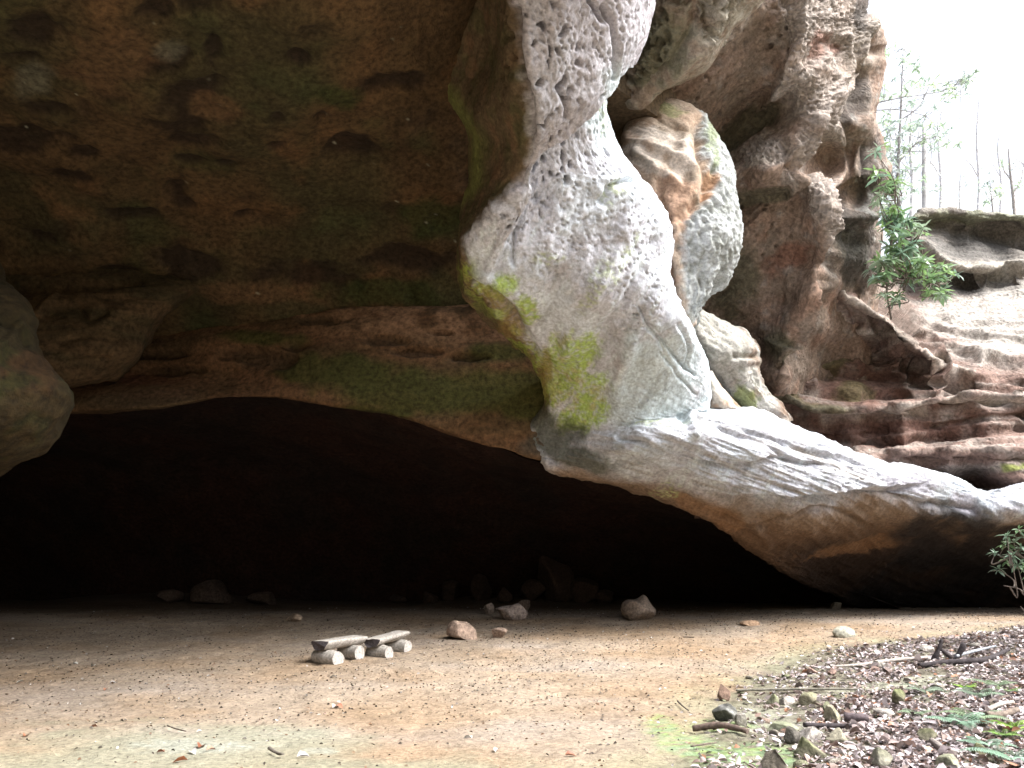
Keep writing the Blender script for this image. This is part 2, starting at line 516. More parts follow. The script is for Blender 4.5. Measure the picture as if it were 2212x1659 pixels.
wr = lambda y, xs, z: [('w', x, y, zz) for x, zz in zip(xs, z)]
roof_rails = [
    wr(-5, [-32, -24, -19, -16, -14, -12.5, -11.2, -10.6, -10.4], [6, 9, 9.6, 9.7, 9.6, 9.6, 9.8, 11, 13]),
    wr(0, [-30, -22, -16, -12, -9.5, -8, -6.8, -6.2, -6.0], [6, 9, 9.5, 9.6, 9.5, 9.5, 9.7, 11, 13]),
    wr(4, [-28, -19, -12.5, -8.5, -6, -4.4, -3.2, -2.4, -2.0], [6, 9, 9.5, 9.5, 9.4, 9.4, 9.6, 11, 13]),
    wr(7.5, [-26, -17, -11, -7, -4.3, -2.4, -1.2, -0.5, 0.1], [6.5, 9, 9.4, 9.4, 9.3, 9.3, 9.5, 10.4, 12]),
    rail(0, [10.8, 10.2, 9.8, 9.7, 9.8, 10.2, 10.9, 11.9, 13.2]),
    rail(200, [12.7, 12.2, 11.9, 11.7, 11.8, 12.2, 12.9, 13.8, 14.8]),
    rail(400, [14.3, 14, 13.8, 13.9, 14.3, 14.7, 15.1, 15.7, 16.7]),
    rail(540, [15.5, 15.3, 15.2, 15.4, 16.1, 16.5, 16.8, 17.2, 17.9]),
    rail(640, [16.2, 16.1, 16.1, 16.6, 17.2, 17.5, 17.6, 18.0, 18.4]),
    rail(705, [16.9, 16.9, 17, 17.4, 17.9, 18.1, 18.2, 18.5, 18.8]),
    rail(790, [18, 18, 18.2, 18.8, 19.6, 19.8, 19.8, 19.6, 19.8]),
]
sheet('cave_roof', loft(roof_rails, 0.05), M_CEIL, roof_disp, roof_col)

# ------------------------------------------------------------------ the lower lip band of the roof
BU = [-700, -300, 0, 150, 300, 490, 640, 790, 900, 1000, 1100, 1200, 1290]
def brow(vs_, ys): return [(u, v, y) for u, v, y in zip(BU, vs_, ys)]
band_rails = [
    brow([720, 720, 720, 715, 700, 672, 662, 662, 660, 655, 650, 660, 680], [19.2, 19.2, 19.4, 19.4, 19.3, 19.2, 19.0, 19.0, 18.9, 18.8, 18.8, 18.8, 18.8]),
    brow([740, 740, 740, 735, 715, 690, 675, 668, 664, 664, 664, 680, 700], [18.2, 18.2, 18.5, 18.5, 18.3, 18.2, 17.9, 17.8, 17.6, 17.5, 17.4, 17.4, 17.6]),
    brow([770, 770, 770, 768, 755, 730, 715, 705, 700, 705, 712, 730, 750], [17.8, 17.8, 18.0, 18.0, 17.9, 17.7, 17.5, 17.4, 17.2, 17.1, 17.0, 16.9, 17.0]),
    brow([800, 800, 805, 808, 800, 775, 760, 755, 760, 770, 780, 800, 820], [17.6, 17.6, 17.9, 17.9, 17.8, 17.5, 17.2, 17.1, 16.9, 16.8, 16.7, 16.6, 16.7]),
    brow([850, 850, 835, 828, 812, 815, 815, 820, 835, 860, 890, 905, 915], [17.4, 17.4, 17.6, 17.6, 17.7, 17.4, 17.0, 16.9, 16.7, 16.6, 16.5, 16.4, 16.5]),
    brow([880, 880, 862, 850, 842, 843, 845, 862, 885, 915, 945, 970, 990], [17.1, 17.1, 17.2, 17.1, 17.1, 17.1, 16.9, 16.8, 16.6, 16.5, 16.4, 16.4, 16.5]),
    brow([915, 915, 892, 886, 880, 858, 862, 884, 910, 943, 975, 1003, 1025], [17.0, 17.0, 17.0, 16.9, 16.8, 17.0, 16.9, 16.8, 16.6, 16.5, 16.4, 16.5, 16.6]),
    brow([918, 918, 896, 892, 890, 860, 864, 886, 912, 946, 978, 1006, 1028], [17.4, 17.4, 17.4, 17.3, 17.3, 17.4, 17.3, 17.2, 17.0, 16.9, 16.8, 16.9, 17.0]),
    brow([900, 900, 880, 878, 876, 846, 850, 870, 896, 930, 962, 990, 1012], [19.0, 19.0, 19.0, 19.0, 19.0, 19.0, 18.8, 18.6, 18.4, 18.3, 18.2, 18.2, 18.3]),
]
BH = [(365, 800, 70, 12), (330, 765, 100, 9), (700, 690, 60, 10), (830, 735, 50, 12), (560, 770, 75, 24), (640, 745, 40, 12), (1010, 770, 40, 8), (900, 760, 60, 10), (960, 715, 40, 8)]
def band_disp(p, u, v):
    n = fbm(p, 1.4, 3, off=4)
    h = blobs(u, v, BH, n * 0.9)
    lam = fbm(rot(p, 0, 0, 8) * np.array([0.35, 0.35, 2.6]), 1.0, 4, off=3)
    d = 0.14 * fbm(p, 0.5, 3) + 0.05 * lam + 0.02 * fbm(p, 4, 3) - 0.14 * h
    return d, h
def band_col(p, u, v, h):
    n1, n2 = fbm(p, 0.5, 4, off=3), fbm(p, 1.8, 4, off=9)
    st = fbm(p * np.array([0.5, 0.5, 2.5]), 0.8, 4, off=13)
    c = mix([0.171, 0.095, 0.049], [0.113, 0.072, 0.037], sstep(-0.2, 0.3, st))
    c = c * (1 + 0.4 * n2)[:, None]
    up = sstep(760, 690, v) * sstep(650, 800, u)
    c = mix(c, [0.33, 0.195, 0.115], up * 0.95 * sstep(-0.3, 0.2, n2))
    g = blobs(u, v, [(950, 850, 260, 60), (720, 800, 160, 30), (1130, 850, 90, 60), (1080, 760, 90, 26), (560, 730, 90, 16), (750, 890, 200, 20)], n1 * 0.9 + n2 * 0.4)
    c = mix(c, [0.060, 0.072, 0.018], g * 0.8)
    red = blobs(u, v, [(290, 815, 130, 12, 2), (330, 850, 90, 10)], n2 * 0.7)
    c = mix(c, [0.198, 0.090, 0.053], red * 0.8)
    len_ = blobs(u, v, [(310, 862, 150, 26)], n2 * 0.5)
    c = mix(c, [0.132, 0.093, 0.053], len_ * 0.7)
    c = mix(c, [0.066, 0.046, 0.029], np.clip(h, 0, 1) * 0.6)
    dk = blobs(u, v, [(1190, 965, 70, 36)], n2 * 0.6)
    return mix(c, [0.072, 0.072, 0.060], dk * 0.7)
sheet('cave_lip', loft(band_rails, 0.035), M_CEIL, band_disp, band_col)

# ------------------------------------------------------------------ recess behind the lip
LIPP = [(-700, 905), (-300, 905), (0, 885), (150, 880), (300, 876), (490, 850), (790, 876), (1000, 935), (1180, 992), (1340, 1030), (1500, 1090), (1640, 1180), (1760, 1250), (1900, 1306), (2030, 1345), (2200, 1352)]
LIPY = [17.6, 17.6, 17.6, 17.5, 17.5, 17.6, 17.4, 17.1, 17.2, 17.4, 18.1, 19.3, 20.7, 21.9, 22.4, 22.4]
BASE = [(-900, 27), (-500, 27.5), (-200, 27.5), (50, 27), (250, 26.5), (450, 26), (760, 26), (1000, 26), (1180, 26), (1350, 26.5), (1520, 26.5), (1660, 26), (1780, 25.5), (1910, 24.6), (2040, 23.6), (2200, 23)]
rr = [[] for _ in range(7)]
for (lu, lv), ly, (bu, by) in zip(LIPP, LIPY, BASE):
    a = P(lu, lv, ly); b = P(bu, 1300, by); b[2] = -0.4
    up = a + np.array([0, 0.5, 0.45]); hh = a[2]
    for k, (t, zf) in enumerate([(0, None), (0.04, 1.02), (0.3, 0.98), (0.6, 0.8), (0.86, 0.42), (0.97, 0.12), (1.0, None)]):
        q = a * (1 - t) + b * t
        if zf is not None: q[2] = hh * zf
        rr[k].append(('w', *q))
def rec_disp(p, u, v):
    return 0.25 * fbm(p, 0.4, 3, off=2) + 0.09 * fbm(p, 1.4, 4, off=1)
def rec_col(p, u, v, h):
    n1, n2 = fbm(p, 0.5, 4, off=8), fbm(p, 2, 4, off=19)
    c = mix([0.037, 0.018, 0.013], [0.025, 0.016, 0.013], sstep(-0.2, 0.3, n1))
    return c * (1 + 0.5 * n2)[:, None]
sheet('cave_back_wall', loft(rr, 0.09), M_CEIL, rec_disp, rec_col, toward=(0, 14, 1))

# ------------------------------------------------------------------ bright column and beam
col_rails = [
 [(1040,-520,9.2),(1070,-520,8.3),(1110,-520,7.4),(1180,-520,7.0),(1250,-520,6.9),(1330,-520,7.1),(1390,-520,7.5),(1440,-520,8.2),(1450,-520,10)],
 [(1040,-300,9.4),(1075,-300,8.6),(1110,-300,7.8),(1180,-300,7.4),(1250,-300,7.3),(1330,-300,7.5),(1390,-300,7.9),(1430,-300,8.6),(1440,-300,10.4)],
 [(1010,-40,11.8),(1060,-50,10.9),(1108,-60,10.1),(1170,-60,9.6),(1240,-60,9.5),(1310,-60,9.6),(1370,-60,10),(1400,-60,10.6),(1405,-50,12.2)],
 [(985,60,12.3),(1060,50,11.4),(1114,40,10.5),(1175,40,10.0),(1240,35,9.9),(1305,28,10.0),(1362,18,10.4),(1394,0,11.0),(1398,10,12.5)],
 [(970,120,12.6),(1060,110,11.7),(1120,100,10.7),(1180,100,10.3),(1240,95,10.2),(1300,88,10.3),(1350,78,10.6),(1382,62,11.2),(1385,75,12.8)],
 [(965,185,13.2),(1030,240,12.1),(1143,240,11.3),(1190,235,10.9),(1235,225,10.8),(1280,210,10.8),(1315,190,11.0),(1346,163,11.6),(1352,175,13.2)],
 [(1010,285,13.2),(1036,305,12.6),(1135,335,11.9),(1180,335,11.6),(1230,330,11.5),(1280,320,11.5),(1320,305,11.7),(1358,285,12.3),(1362,298,13.8)],
 [(1008,462,14.4),(1036,424,13.1),(1098,428,12.5),(1150,422,12.1),(1220,415,11.9),(1290,405,11.9),(1350,395,12.1),(1393,385,12.7),(1398,398,14.2)],
 [(1018,540,14.5),(1004,525,13.6),(1024,515,13.1),(1090,512,12.5),(1180,506,12.2),(1270,500,12.2),(1350,495,12.5),(1422,488,13.2),(1424,500,14.8)],
 [(1035,645,15.0),(1008,625,14.2),(1030,615,13.7),(1110,612,13.0),(1200,610,12.7),(1290,608,12.7),(1370,606,13),(1432,612,13.7),(1434,625,15.3)],
 [(1110,735,15.8),(1094,715,15.1),(1112,702,14.6),(1180,698,13.9),(1260,698,13.5),(1340,702,13.4),(1420,710,13.7),(1488,728,14.4),(1488,745,16)],
 [(1195,805,16.4),(1168,800,15.9),(1186,796,15.4),(1240,795,14.8),(1310,796,14.4),(1380,798,14.2),(1450,796,14.4),(1512,790,15.1),(1514,805,16.8)],
 [(1210,880,16.8),(1184,870,16.3),(1200,868,15.9),(1250,866,15.4),(1320,862,14.9),(1390,856,14.7),(1460,850,14.9),(1522,848,15.5),(1526,865,17)],
 [(1140,935,16.9),(1148,925,16.5),(1172,926,16.4),(1240,926,16.0),(1320,922,15.2),(1400,908,14.9),(1465,893,15.1),(1520,884,15.8),(1530,892,17.3)],
 [(1190,1004,17.1),(1180,1000,16.5),(1210,992,16.4),(1290,974,15.9),(1360,955,15.3),(1430,930,15.1),(1505,905,15.5),(1590,888,16.2),(1600,900,17.8)],
 [(1350,1044,17.5),(1340,1040,16.9),(1362,1028,16.5),(1430,1005,15.8),(1500,980,15.5),(1560,957,15.5),(1630,930,15.9),(1696,922,16.6),(1708,938,18.2)],
 [(1510,1105,18.1),(1500,1100,17.1),(1522,1083,16.7),(1580,1055,16.2),(1640,1026,16.1),(1700,1000,16.1),(1760,978,16.5),(1815,972,17.2),(1822,988,18.8)],
 [(1650,1195,19.3),(1640,1190,18.2),(1662,1168,17.7),(1720,1120,17.0),(1770,1080,16.7),(1820,1048,16.8),(1870,1022,17.2),(1920,1014,17.9),(1925,1030,19.5)],
 [(1770,1265,20.6),(1760,1260,20),(1790,1230,19.6),(1850,1170,18.6),(1905,1112,17.8),(1960,1075,17.5),(2010,1040,17.9),(2055,1036,18.6),(2058,1055,20)],
 [(1900,1318,21.8),(1890,1314,21.4),(1920,1290,21),(1990,1225,20),(2055,1150,18.8),(2090,1105,18.3),(2115,1075,18.6),(2140,1068,19.2),(2142,1085,20.5)],
 [(2010,1348,22.2),(2000,1346,21.8),(2050,1310,21.5),(2115,1245,20.4),(2170,1165,19),(2200,1105,18.2),(2220,1065,18.4),(2240,1045,19),(2245,1065,20.5)],
 [(2160,1352,22),(2150,1352,21.6),(2200,1320,21.4),(2260,1250,20.4),(2310,1170,19),(2340,1110,18.2),(2370,1070,18.4),(2390,1045,19),(2400,1065,20.5)],
 [(2640,1360,21.5),(2630,1360,21.1),(2680,1325,20.9),(2740,1250,20.0),(2790,1160,18.8),(2820,1090,18.0),(2850,1040,18.2),(2870,1010,18.8),(2880,1030,20.5)],
]
SHW = [1] * 9 + [.8, .5, .2, 0, 0]
for k_, r_ in enumerate(col_rails[:14]):
    y2, y7 = r_[2][2], r_[7][2]
    for i_ in range(2, 8):
        t_ = (i_ - 2) / 5
        base = y2 * (1 - t_) + y7 * t_
        y_ = base + 0.55 * (r_[i_][2] - base) - 0.55 * SHW[k_] * (1 - t_) ** 2
        r_[i_] = (r_[i_][0], r_[i_][1], y_)
# the part of the beam under its brow is deeply undercut
for r_, q_ in zip(col_rails[15:], [0, 0, 0.1, 0.45, 0.85, 1, 1, 1, 1]):
    for i_, back in ((0, 1.6), (1, 1.6), (2, 1.5), (3, 1.1), (4, 0.35)):
        r_[i_] = (r_[i_][0], r_[i_][1], r_[i_][2] + back * q_)
col_lines = [
  ([(1150,400),(1178,345),(1240,300),(1300,225),(1352,150)], -0.50, 7, 150),     # lower lobe set back behind the hanging lobe
  ([(1300,15),(1316,50),(1320,120),(1314,165)], -0.22, 5), ([(1270,5),(1290,30),(1300,45)], -0.2, 5),
  ([(1205,190),(1218,215),(1220,250)], -0.15, 5), ([(1140,40),(1135,130),(1150,250)], 0.06, 12),
  ([(1118,20),(1122,110),(1146,220),(1150,330)], -0.22, 9),
  ([(1145,300),(1150,345),(1128,390)], -0.3, 12),
  ([(1030,600),(1090,640),(1120,690)], -0.12, 8), ([(1040,590),(1105,625),(1140,680),(1200,760)], 0.10, 14),
  ([(1390,385),(1340,400),(1310,440)], -0.16, 8), ([(1425,760),(1450,790),(1470,820),(1500,850)], -0.06, 3), ([(1390,700),(1425,740),(1440,775)], -0.05, 3),
  ([(1520,880),(1490,905),(1498,940)], 0.10, 8), ([(1108,505),(1110,520),(1105,545),(1108,570)], -.12, 4), ([(1380,660),(1400,700),(1440,745),(1462,775),(1500,812)], -.10, 4), ([(1460,700),(1490,760),(1480,800)], -.07, 4), ([(1290,705),(1330,730)], -.06, 4), ([(1360,480),(1300,600),(1215,760)], 0.10, 16), ([(1405,520),(1345,640),(1275,770)], -0.10, 14), ([(1425,610),(1370,720),(1330,850)], 0.10, 16), ([(1290,440),(1230,540),(1190,640)], -.08, 18), ([(1470,900),(1488,930)], -0.1, 8),
  ([(1340,948),(1400,955)], -0.10, 4), ([(1560,1075),(1640,1140),(1660,1170)], 0.10, 12),
  ([(1380,560),(1320,640),(1240,740)], 0.07, 18), ([(1420,560),(1380,660),(1300,800)], -0.05, 16), ([(1330,520),(1230,640)], -0.05, 18),
  ([(1600,1062),(1700,1070),(1800,1066),(1925,1052)], -0.32, 4, 40), ([(1500,985),(1580,1000),(1680,985),(1760,1000)], -0.12, 3, 20), ([(1620,935),(1720,965),(1840,1000)], -0.10, 3, 16), ([(1560,930),(1640,955),(1700,985)], -0.08, 3, 14), ([(1380,985),(1440,1010),(1560,1040)], -0.10, 4, 24), ([(1700,1120),(1760,1100),(1880,1130)], -0.10, 4), ([(1560,1110),(1640,1130),(1690,1115)], -0.08, 4), ([(1900,1030),(1925,1048),(1905,1062)], -0.12, 8),
  ([(1930,1010),(2000,1040),(2110,1085)], 0.08, 10), ([(1915,1070),(2040,1092),(2100,1100)], -0.16, 8),
]
def col_disp(p, u, v):
    d = 0.13 * fbm(p, 0.7, 3, off=3) + line_feat(u + 5 * fbm(p, 2.5, 2, off=40), v + 5 * fbm(p, 2.5, 2, off=41), col_lines)
    # honeycomb weathering: pits elongated down the face, strongest on the hanging lobe's inner half and the knob below
    q = rot(p, 0, 0, -12) * np.array([6.8, 6.8, 4.0]) + 0.9 * np.stack([fbm(p, 3.1, 3, off=7), fbm(p, 3.1, 3, off=70), fbm(p, 3.1, 3, off=71)], 1)
    f1, f2, b = worley(q)
    zone = blobs(u, v, [(1170, 130, 75, 200, -8), (1180, 240, 50, 110), (1320, 250, 45, 90), (1200, 360, 90, 60), (1120, 460, 60, 40)], 0.5 * fbm(p, 1.5, 3, off=9))
    zone2 = blobs(u, v, [(1230, 480, 200, 130), (1250, 60, 150, 120), (1280, 420, 120, 130), (1370, 560, 60, 200)], 0.4 * fbm(p, 1.2, 3, off=19))
    r = 0.20 + 0.24 * _R3[b, 0]
    keep = (b % 10) < 8
    pit = (1 - sstep(r * 0.55, r * 1.25, f1)) * keep
    q2 = rot(p, 0, 0, 20) * np.array([13, 13, 9.5]) + 0.4 * fbm(p, 4, 2, off=17)[:, None]
    g1, g2, b2 = worley(q2)
    pit2 = (1 - sstep(0.12, 0.45, g1)) * ((b2 % 10) < 7)
    rough = fbm(p, 4.5, 4, off=29, ridged=True)
    d = d - 0.17 * pit * zone - 0.045 * pit2 * np.maximum(zone2, zone * 0.6)
    low = sstep(700, 860, v)
    fold = fbm(rot(p, 0, 0, -30) * np.array([1.5, .8, 0.22]), 1.0, 4, off=53, ridged=True)
    fine_ = fbm(rot(p, 0, 0, -30) * np.array([5, 3, 0.7]), 1.3, 4, off=54, ridged=True)
    d = d + (0.13 * fold + 0.035 * fine_) * sstep(330, 480, v) * (1 - low * .6) + (0.06 * fold + .03 * fine_) * sstep(330, 200, v)
    lam = fbm(rot(p, 0, 0, -16) * np.array([0.4, 0.5, 4.2]), 1.5, 5, gain=.6, off=6, ridged=True)
    d = d + 0.035 * rough * (1 - 0.6 * sstep(480, 640, v)) + 0.055 * lam * low * sstep(880, 960, v + .25 * (u - 1400))+ 0.03 * lam * low
    pt = blobs(u, v, [(1830, 1045, 60, 14, -10), (1800, 1020, 50, 8)], 0.3 * rough)
    d = d - 0.05 * pt * pit2
    return d, (pit * zone, pit2 * np.maximum(zone2, zone * .6))
def col_col(p, u, v, e):
    n1, n2, n3 = fbm(p, 0.7, 4, off=1), fbm(p, 2.6, 4, off=2), fbm(p, 9, 3, off=5)
    c = mix([0.627, 0.645, 0.720], [0.553, 0.565, 0.624], sstep(-0.2, 0.3, n1))
    c = mix(c, [0.461, 0.430, 0.448], sstep(0.05, 0.4, n2) * 0.5)
    c = mix(c, [0.682, 0.760, 0.840], sstep(0.05, 0.35, -n1 + 0.4 * n2) * 0.6)
    ton = sstep(-8, 8, np.interp(u, [1100, 1178, 1240, 1300, 1352], [440, 345, 300, 225, 150]) - v + 6 * n2) * sstep(470, 380, v)
    c = mix(c, [0.414, 0.385, 0.408], ton * 0.7)
    gl = blobs(u, v, [(1340, 230, 50, 90), (1440, 800, 120, 110), (1400, 870, 160, 60)], n2 * 0.8)
    c = mix(c, [0.571, 0.690, 0.714], gl * 0.6)
    sk = fbm(rot(p, 0, 0, -30) * np.array([3.2, 1.2, 0.30]), 1.6, 5, gain=.6, off=52)
    c = mix(c, [0.755, 0.840, 0.880], sstep(0.08, 0.40, sk) * sstep(380, 520, v) * 0.75)
    c = mix(c, [0.304, 0.320, 0.306], sstep(0.10, 0.45, -sk) * sstep(380, 520, v) * 0.6)
    # inner flank: brown, greenish rim
    fe_v = [-600, -60, 20, 100, 240, 335, 428, 515, 615, 702, 796, 868, 926, 1000, 1040, 1100, 1190]
    fe_u = [1108, 1108, 1112, 1120, 1145, 1138, 1100, 1018, 1028, 1110, 1184, 1198, 1170, 1205, 1360, 1520, 1660]
    e_u = np.interp(v, fe_v, fe_u)
    fl = sstep(8, -10, u - e_u + 10 * n2 + 5 * n3) * sstep(950, 880, v)
    flc = mix([0.135, 0.098, 0.058], [0.105, 0.092, 0.045], sstep(-0.2, 0.3, n2))
    flc = mix(flc, [0.22, 0.13, 0.075], sstep(0.1, 0.4, fbm(p, 1.6, 3, off=44)) * 0.6)
    rim = np.exp(-((u - np.interp(v, [180, 240, 300, 400, 470], [968, 1000, 1034, 1036, 975])) / 16) ** 2) * sstep(170, 190, v) * sstep(480, 440, v)
    flc = mix(flc, [0.20, 0.22, 0.07], np.clip(rim * 0.9, 0, 1))
    c = mix(c, flc, fl)
    # underside of the beam and foot: warm brown
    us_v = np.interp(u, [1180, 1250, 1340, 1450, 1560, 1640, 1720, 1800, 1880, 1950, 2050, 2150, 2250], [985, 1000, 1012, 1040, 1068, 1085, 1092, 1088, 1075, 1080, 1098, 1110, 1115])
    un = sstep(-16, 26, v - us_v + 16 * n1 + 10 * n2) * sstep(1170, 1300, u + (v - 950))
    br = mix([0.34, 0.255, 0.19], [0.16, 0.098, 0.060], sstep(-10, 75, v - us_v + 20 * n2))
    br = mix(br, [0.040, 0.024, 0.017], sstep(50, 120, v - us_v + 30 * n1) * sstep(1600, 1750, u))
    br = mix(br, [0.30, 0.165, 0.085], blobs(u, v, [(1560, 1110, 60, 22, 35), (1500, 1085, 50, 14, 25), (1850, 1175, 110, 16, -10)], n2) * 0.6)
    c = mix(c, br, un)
    bl_ = fbm(rot(p, 0, 0, -16) * np.array([0.3, 0.4, 4.5]), 1.7, 5, gain=.65, off=60)
    zb = sstep(880, 960, v + .25 * (u - 1400)) * sstep(1200, 1350, u)
    c = c * (1 - 0.22 * zb)[:, None]
    c = mix(c, [0.30, 0.265, 0.22], sstep(0.0, 0.4, bl_) * zb * (1 - un) * .75)
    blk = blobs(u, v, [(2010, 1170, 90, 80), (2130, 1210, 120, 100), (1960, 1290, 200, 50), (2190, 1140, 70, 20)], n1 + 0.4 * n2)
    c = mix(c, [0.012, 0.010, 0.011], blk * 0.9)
    # moss
    ms_ = fbm(rot(p, 0, 0, -30) * np.array([4, 2, .8]), 1.6, 5, gain=.65, off=63)
    m1 = blobs(u, v, [(1095, 605, 34, 20), (1140, 660, 26, 34, -40), (1210, 775, 60, 46, 20), (1230, 735, 44, 34), (1215, 830, 50, 40), (1250, 900, 62, 36), (1300, 870, 20, 26), (1060, 625, 40, 18, 30), (1240, 800, 40, 110, 24), (1270, 860, 50, 60, 24)], 0.5 * n2 + 1.0 * ms_ + 0.3 * n3)
    c = mix(c, mix([0.38, 0.53, 0.09], [0.42, 0.42, 0.15], sstep(-0.1, 0.3, n2 + n3 * .5)), m1 * sstep(-.6, .5, fbm(p, 13, 3, off=66) + ms_ + .5 * n3 + .8 * (m1 - .6)) * 0.9)
    rimb = line_feat(u + 14 * n2, v + 14 * n2, [([(1015, 575), (1035, 620), (1085, 665), (1120, 715), (1180, 800), (1190, 850)], 1.0, 20)])  # mossy brown strip, with the shade of its down-facing side painted in
    c = mix(c, mix([0.32, 0.25, 0.09], [0.38, 0.48, 0.09], sstep(-0.2, 0.2, n2)), np.clip(rimb, 0, 1) * sstep(-.45, .25, n2 + fbm(p, 13, 3, off=67)) * 0.85)
    gr_ = fbm(p, 13, 3, off=66)
    m2 = blobs(u, v, [(1345, 405, 22, 24), (1375, 392, 30, 8), (1320, 430, 16, 22), (1290, 600, 16, 80, 28), (1340, 560, 14, 70, 26), (1350, 230, 10, 60), (1180, 560, 40, 14), (1440, 1055, 30, 16), (1420, 920, 60, 10)], 0.9 * n2 + 0.6 * n3)
    c = mix(c, [0.45, 0.53, 0.24], m2 * sstep(-.2, .3, gr_ + .4 * n3) * 0.6)
    m3 = blobs(u, v, [(1110, 690, 26, 40, -30), (1080, 650, 40, 14, 35), (1185, 790, 12, 60)], 0.7 * n2)
    c = mix(c, [0.26, 0.17, 0.06], m3 * 0.6)
    dk = blobs(u, v, [(1200, 950, 70, 40, -10), (1250, 985, 90, 26, 12), (1180, 920, 40, 40)], n2 * .8)
    c = mix(c, [0.075, 0.08, 0.055], dk * 0.85)
    lilac = blobs(u, v, [(1960, 1045, 60, 22, 15), (2080, 1090, 40, 14, 25)], n2 * 0.5)
    c = mix(c, [0.33, 0.32, 0.36], lilac * 0.8)
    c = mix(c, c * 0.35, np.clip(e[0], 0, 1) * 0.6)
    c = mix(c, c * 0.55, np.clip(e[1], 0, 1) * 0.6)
    return c * (1 + 0.22 * n3)[:, None]
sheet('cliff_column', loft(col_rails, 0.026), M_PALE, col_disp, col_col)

# ------------------------------------------------------------------ hanging boulder wedged behind the column
def ring(rows, front, depth):
    """rows: (v, u_left, u_right, extra) -> rails with the back wrapped"""
    out = []
    for (v, a, b, y, sl, sr) in rows:
        m = (a + b) / 2; h = (b - a) / 2
        out.append([(a + 0.25 * h, v + 6, y + depth), (a, v + sl, y + depth * 0.55), (a + 0.18 * h, v + sl * .8, y + depth * 0.22), (a + 0.55 * h, v + sl * .4, y + 0.05), (m, v, y), (m + 0.4 * h, v + sr * .4, y + 0.02), (b - 0.2 * h, v + sr * .8, y + depth * 0.2), (b, v + sr, y + depth * 0.55), (b - 0.25 * h, v + 6, y + depth)])
    return out
boul = ring([(222, 1405, 1470, 16.3, 8, 4), (238, 1370, 1505, 15.7, 8, 8), (262, 1352, 1528, 15.3, 0, 8), (310, 1342, 1555, 15.0, 0, 4), (380, 1345, 1580, 14.8, 0, 0), (450, 1380, 1592, 14.7, 0, 0), (520, 1405, 1594, 14.7, 0, 0),
             (580, 1412, 1578, 14.9, 0, -5), (630, 1425, 1560, 15.1, 0, -10), (670, 1445, 1525, 15.4, 4, -10), (700, 1470, 1500, 15.8, 4, -4), (712, 1484, 1488, 16.2, 0, 0)], 15, 1.5)
b_lines = [([(1480, 300), (1475, 320), (1500, 380), (1490, 420), (1440, 470)], 0.12, 14), ([(1505, 270), (1512, 330), (1520, 420), (1490, 450)], -0.18, 9),
           ([(1375, 330), (1420, 360), (1460, 400)], 0.13, 11), ([(1430, 380), (1425, 440), (1440, 470)], -0.12, 10), ([(1360, 300), (1420, 320), (1470, 345)], 0.09, 9),
           ([(1440, 472), (1424, 480), (1452, 500)], -0.22, 8), ([(1460, 490), (1455, 540), (1470, 600), (1485, 690)], 0.14, 10), ([(1448, 520), (1462, 535)], -0.16, 10),
           ([(1395, 240), (1440, 262), (1500, 290)], -0.10, 7), ([(1540, 370), (1538, 400)], -0.20, 12), ([(1515, 560), (1516, 620)], -0.10, 10), ([(1560, 580), (1540, 640), (1515, 675)], -0.16, 8),
           ([(1400, 225), (1480, 235), (1510, 262)], 0.12, 10)]
def boul_disp(p, u, v):
    d = 0.12 * fbm(p, 1.0, 4, off=5) + line_feat(u + 7 * fbm(p, 3, 2), v + 7 * fbm(p, 3, 2, off=7), b_lines)
    pit = fbm(rot(p, 0, 0, 20) * np.array([1.5, 1.5, 0.8]), 4.0, 4, ridged=True, off=3)
    blue = boul_blue(p, u, v)
    sc = fbm(rot(p, 0, 0, -40) * np.array([0.5, .5, 2.5]), 2.6, 3, off=15)
    return d + 0.10 * pit * blue + 0.04 * sc * (1 - blue), blue
def boul_blue(p, u, v):
    n = fbm(p, 2, 3, off=33)
    e = np.interp(v, [220, 330, 400, 450, 480, 540, 600, 690], [1505, 1520, 1540, 1520, 1470, 1462, 1472, 1490])
    return sstep(-10, 10, u - e + 26 * n + 10 * fbm(p, 7, 3, off=34))
def boul_col(p, u, v, blue):
    n1, n2, n3 = fbm(p, 1.2, 4, off=8), fbm(p, 4, 4, off=18), fbm(p, 10, 3, off=28)
    c = mix([0.40, 0.30, 0.225], [0.34, 0.28, 0.22], sstep(-0.25, 0.25, n1))
    c = mix(c, [0.40, 0.255, 0.175], blobs(u, v, [(1460, 430, 46, 60, 20), (1450, 385, 30, 26), (1440, 580, 20, 90, -8), (1480, 470, 30, 22)], n2) * 0.8)
    c = mix(c, [0.62, 0.55, 0.48], blobs(u, v, [(1400, 345, 60, 24, 30), (1430, 300, 70, 26, 20), (1470, 350, 30, 40)], n2) * 0.8)
    c = mix(c, mix([0.44, 0.465, 0.47], [0.27, 0.285, 0.27], sstep(-0.15, .25, n2 + 0.5 * n3)), blue)
    c = mix(c, [0.34, 0.21, 0.13], blobs(u, v, [(1538, 385, 16, 22), (1525, 420, 14, 12)], n2 * .5))
    c = mix(c, [0.19, 0.24, 0.09], blobs(u, v, [(1535, 290, 14, 34), (1440, 240, 40, 9, 15), (1545, 345, 8, 30)], n2) * 0.6)
    return c * (1 + 0.25 * n3)[:, None]
sheet('boulder', loft(boul, 0.024), M_PALE, boul_disp, boul_col, label='hanging boulder, orange on one face and pitted blue-grey on the other, behind the pale column', cat='boulder', kind='thing')

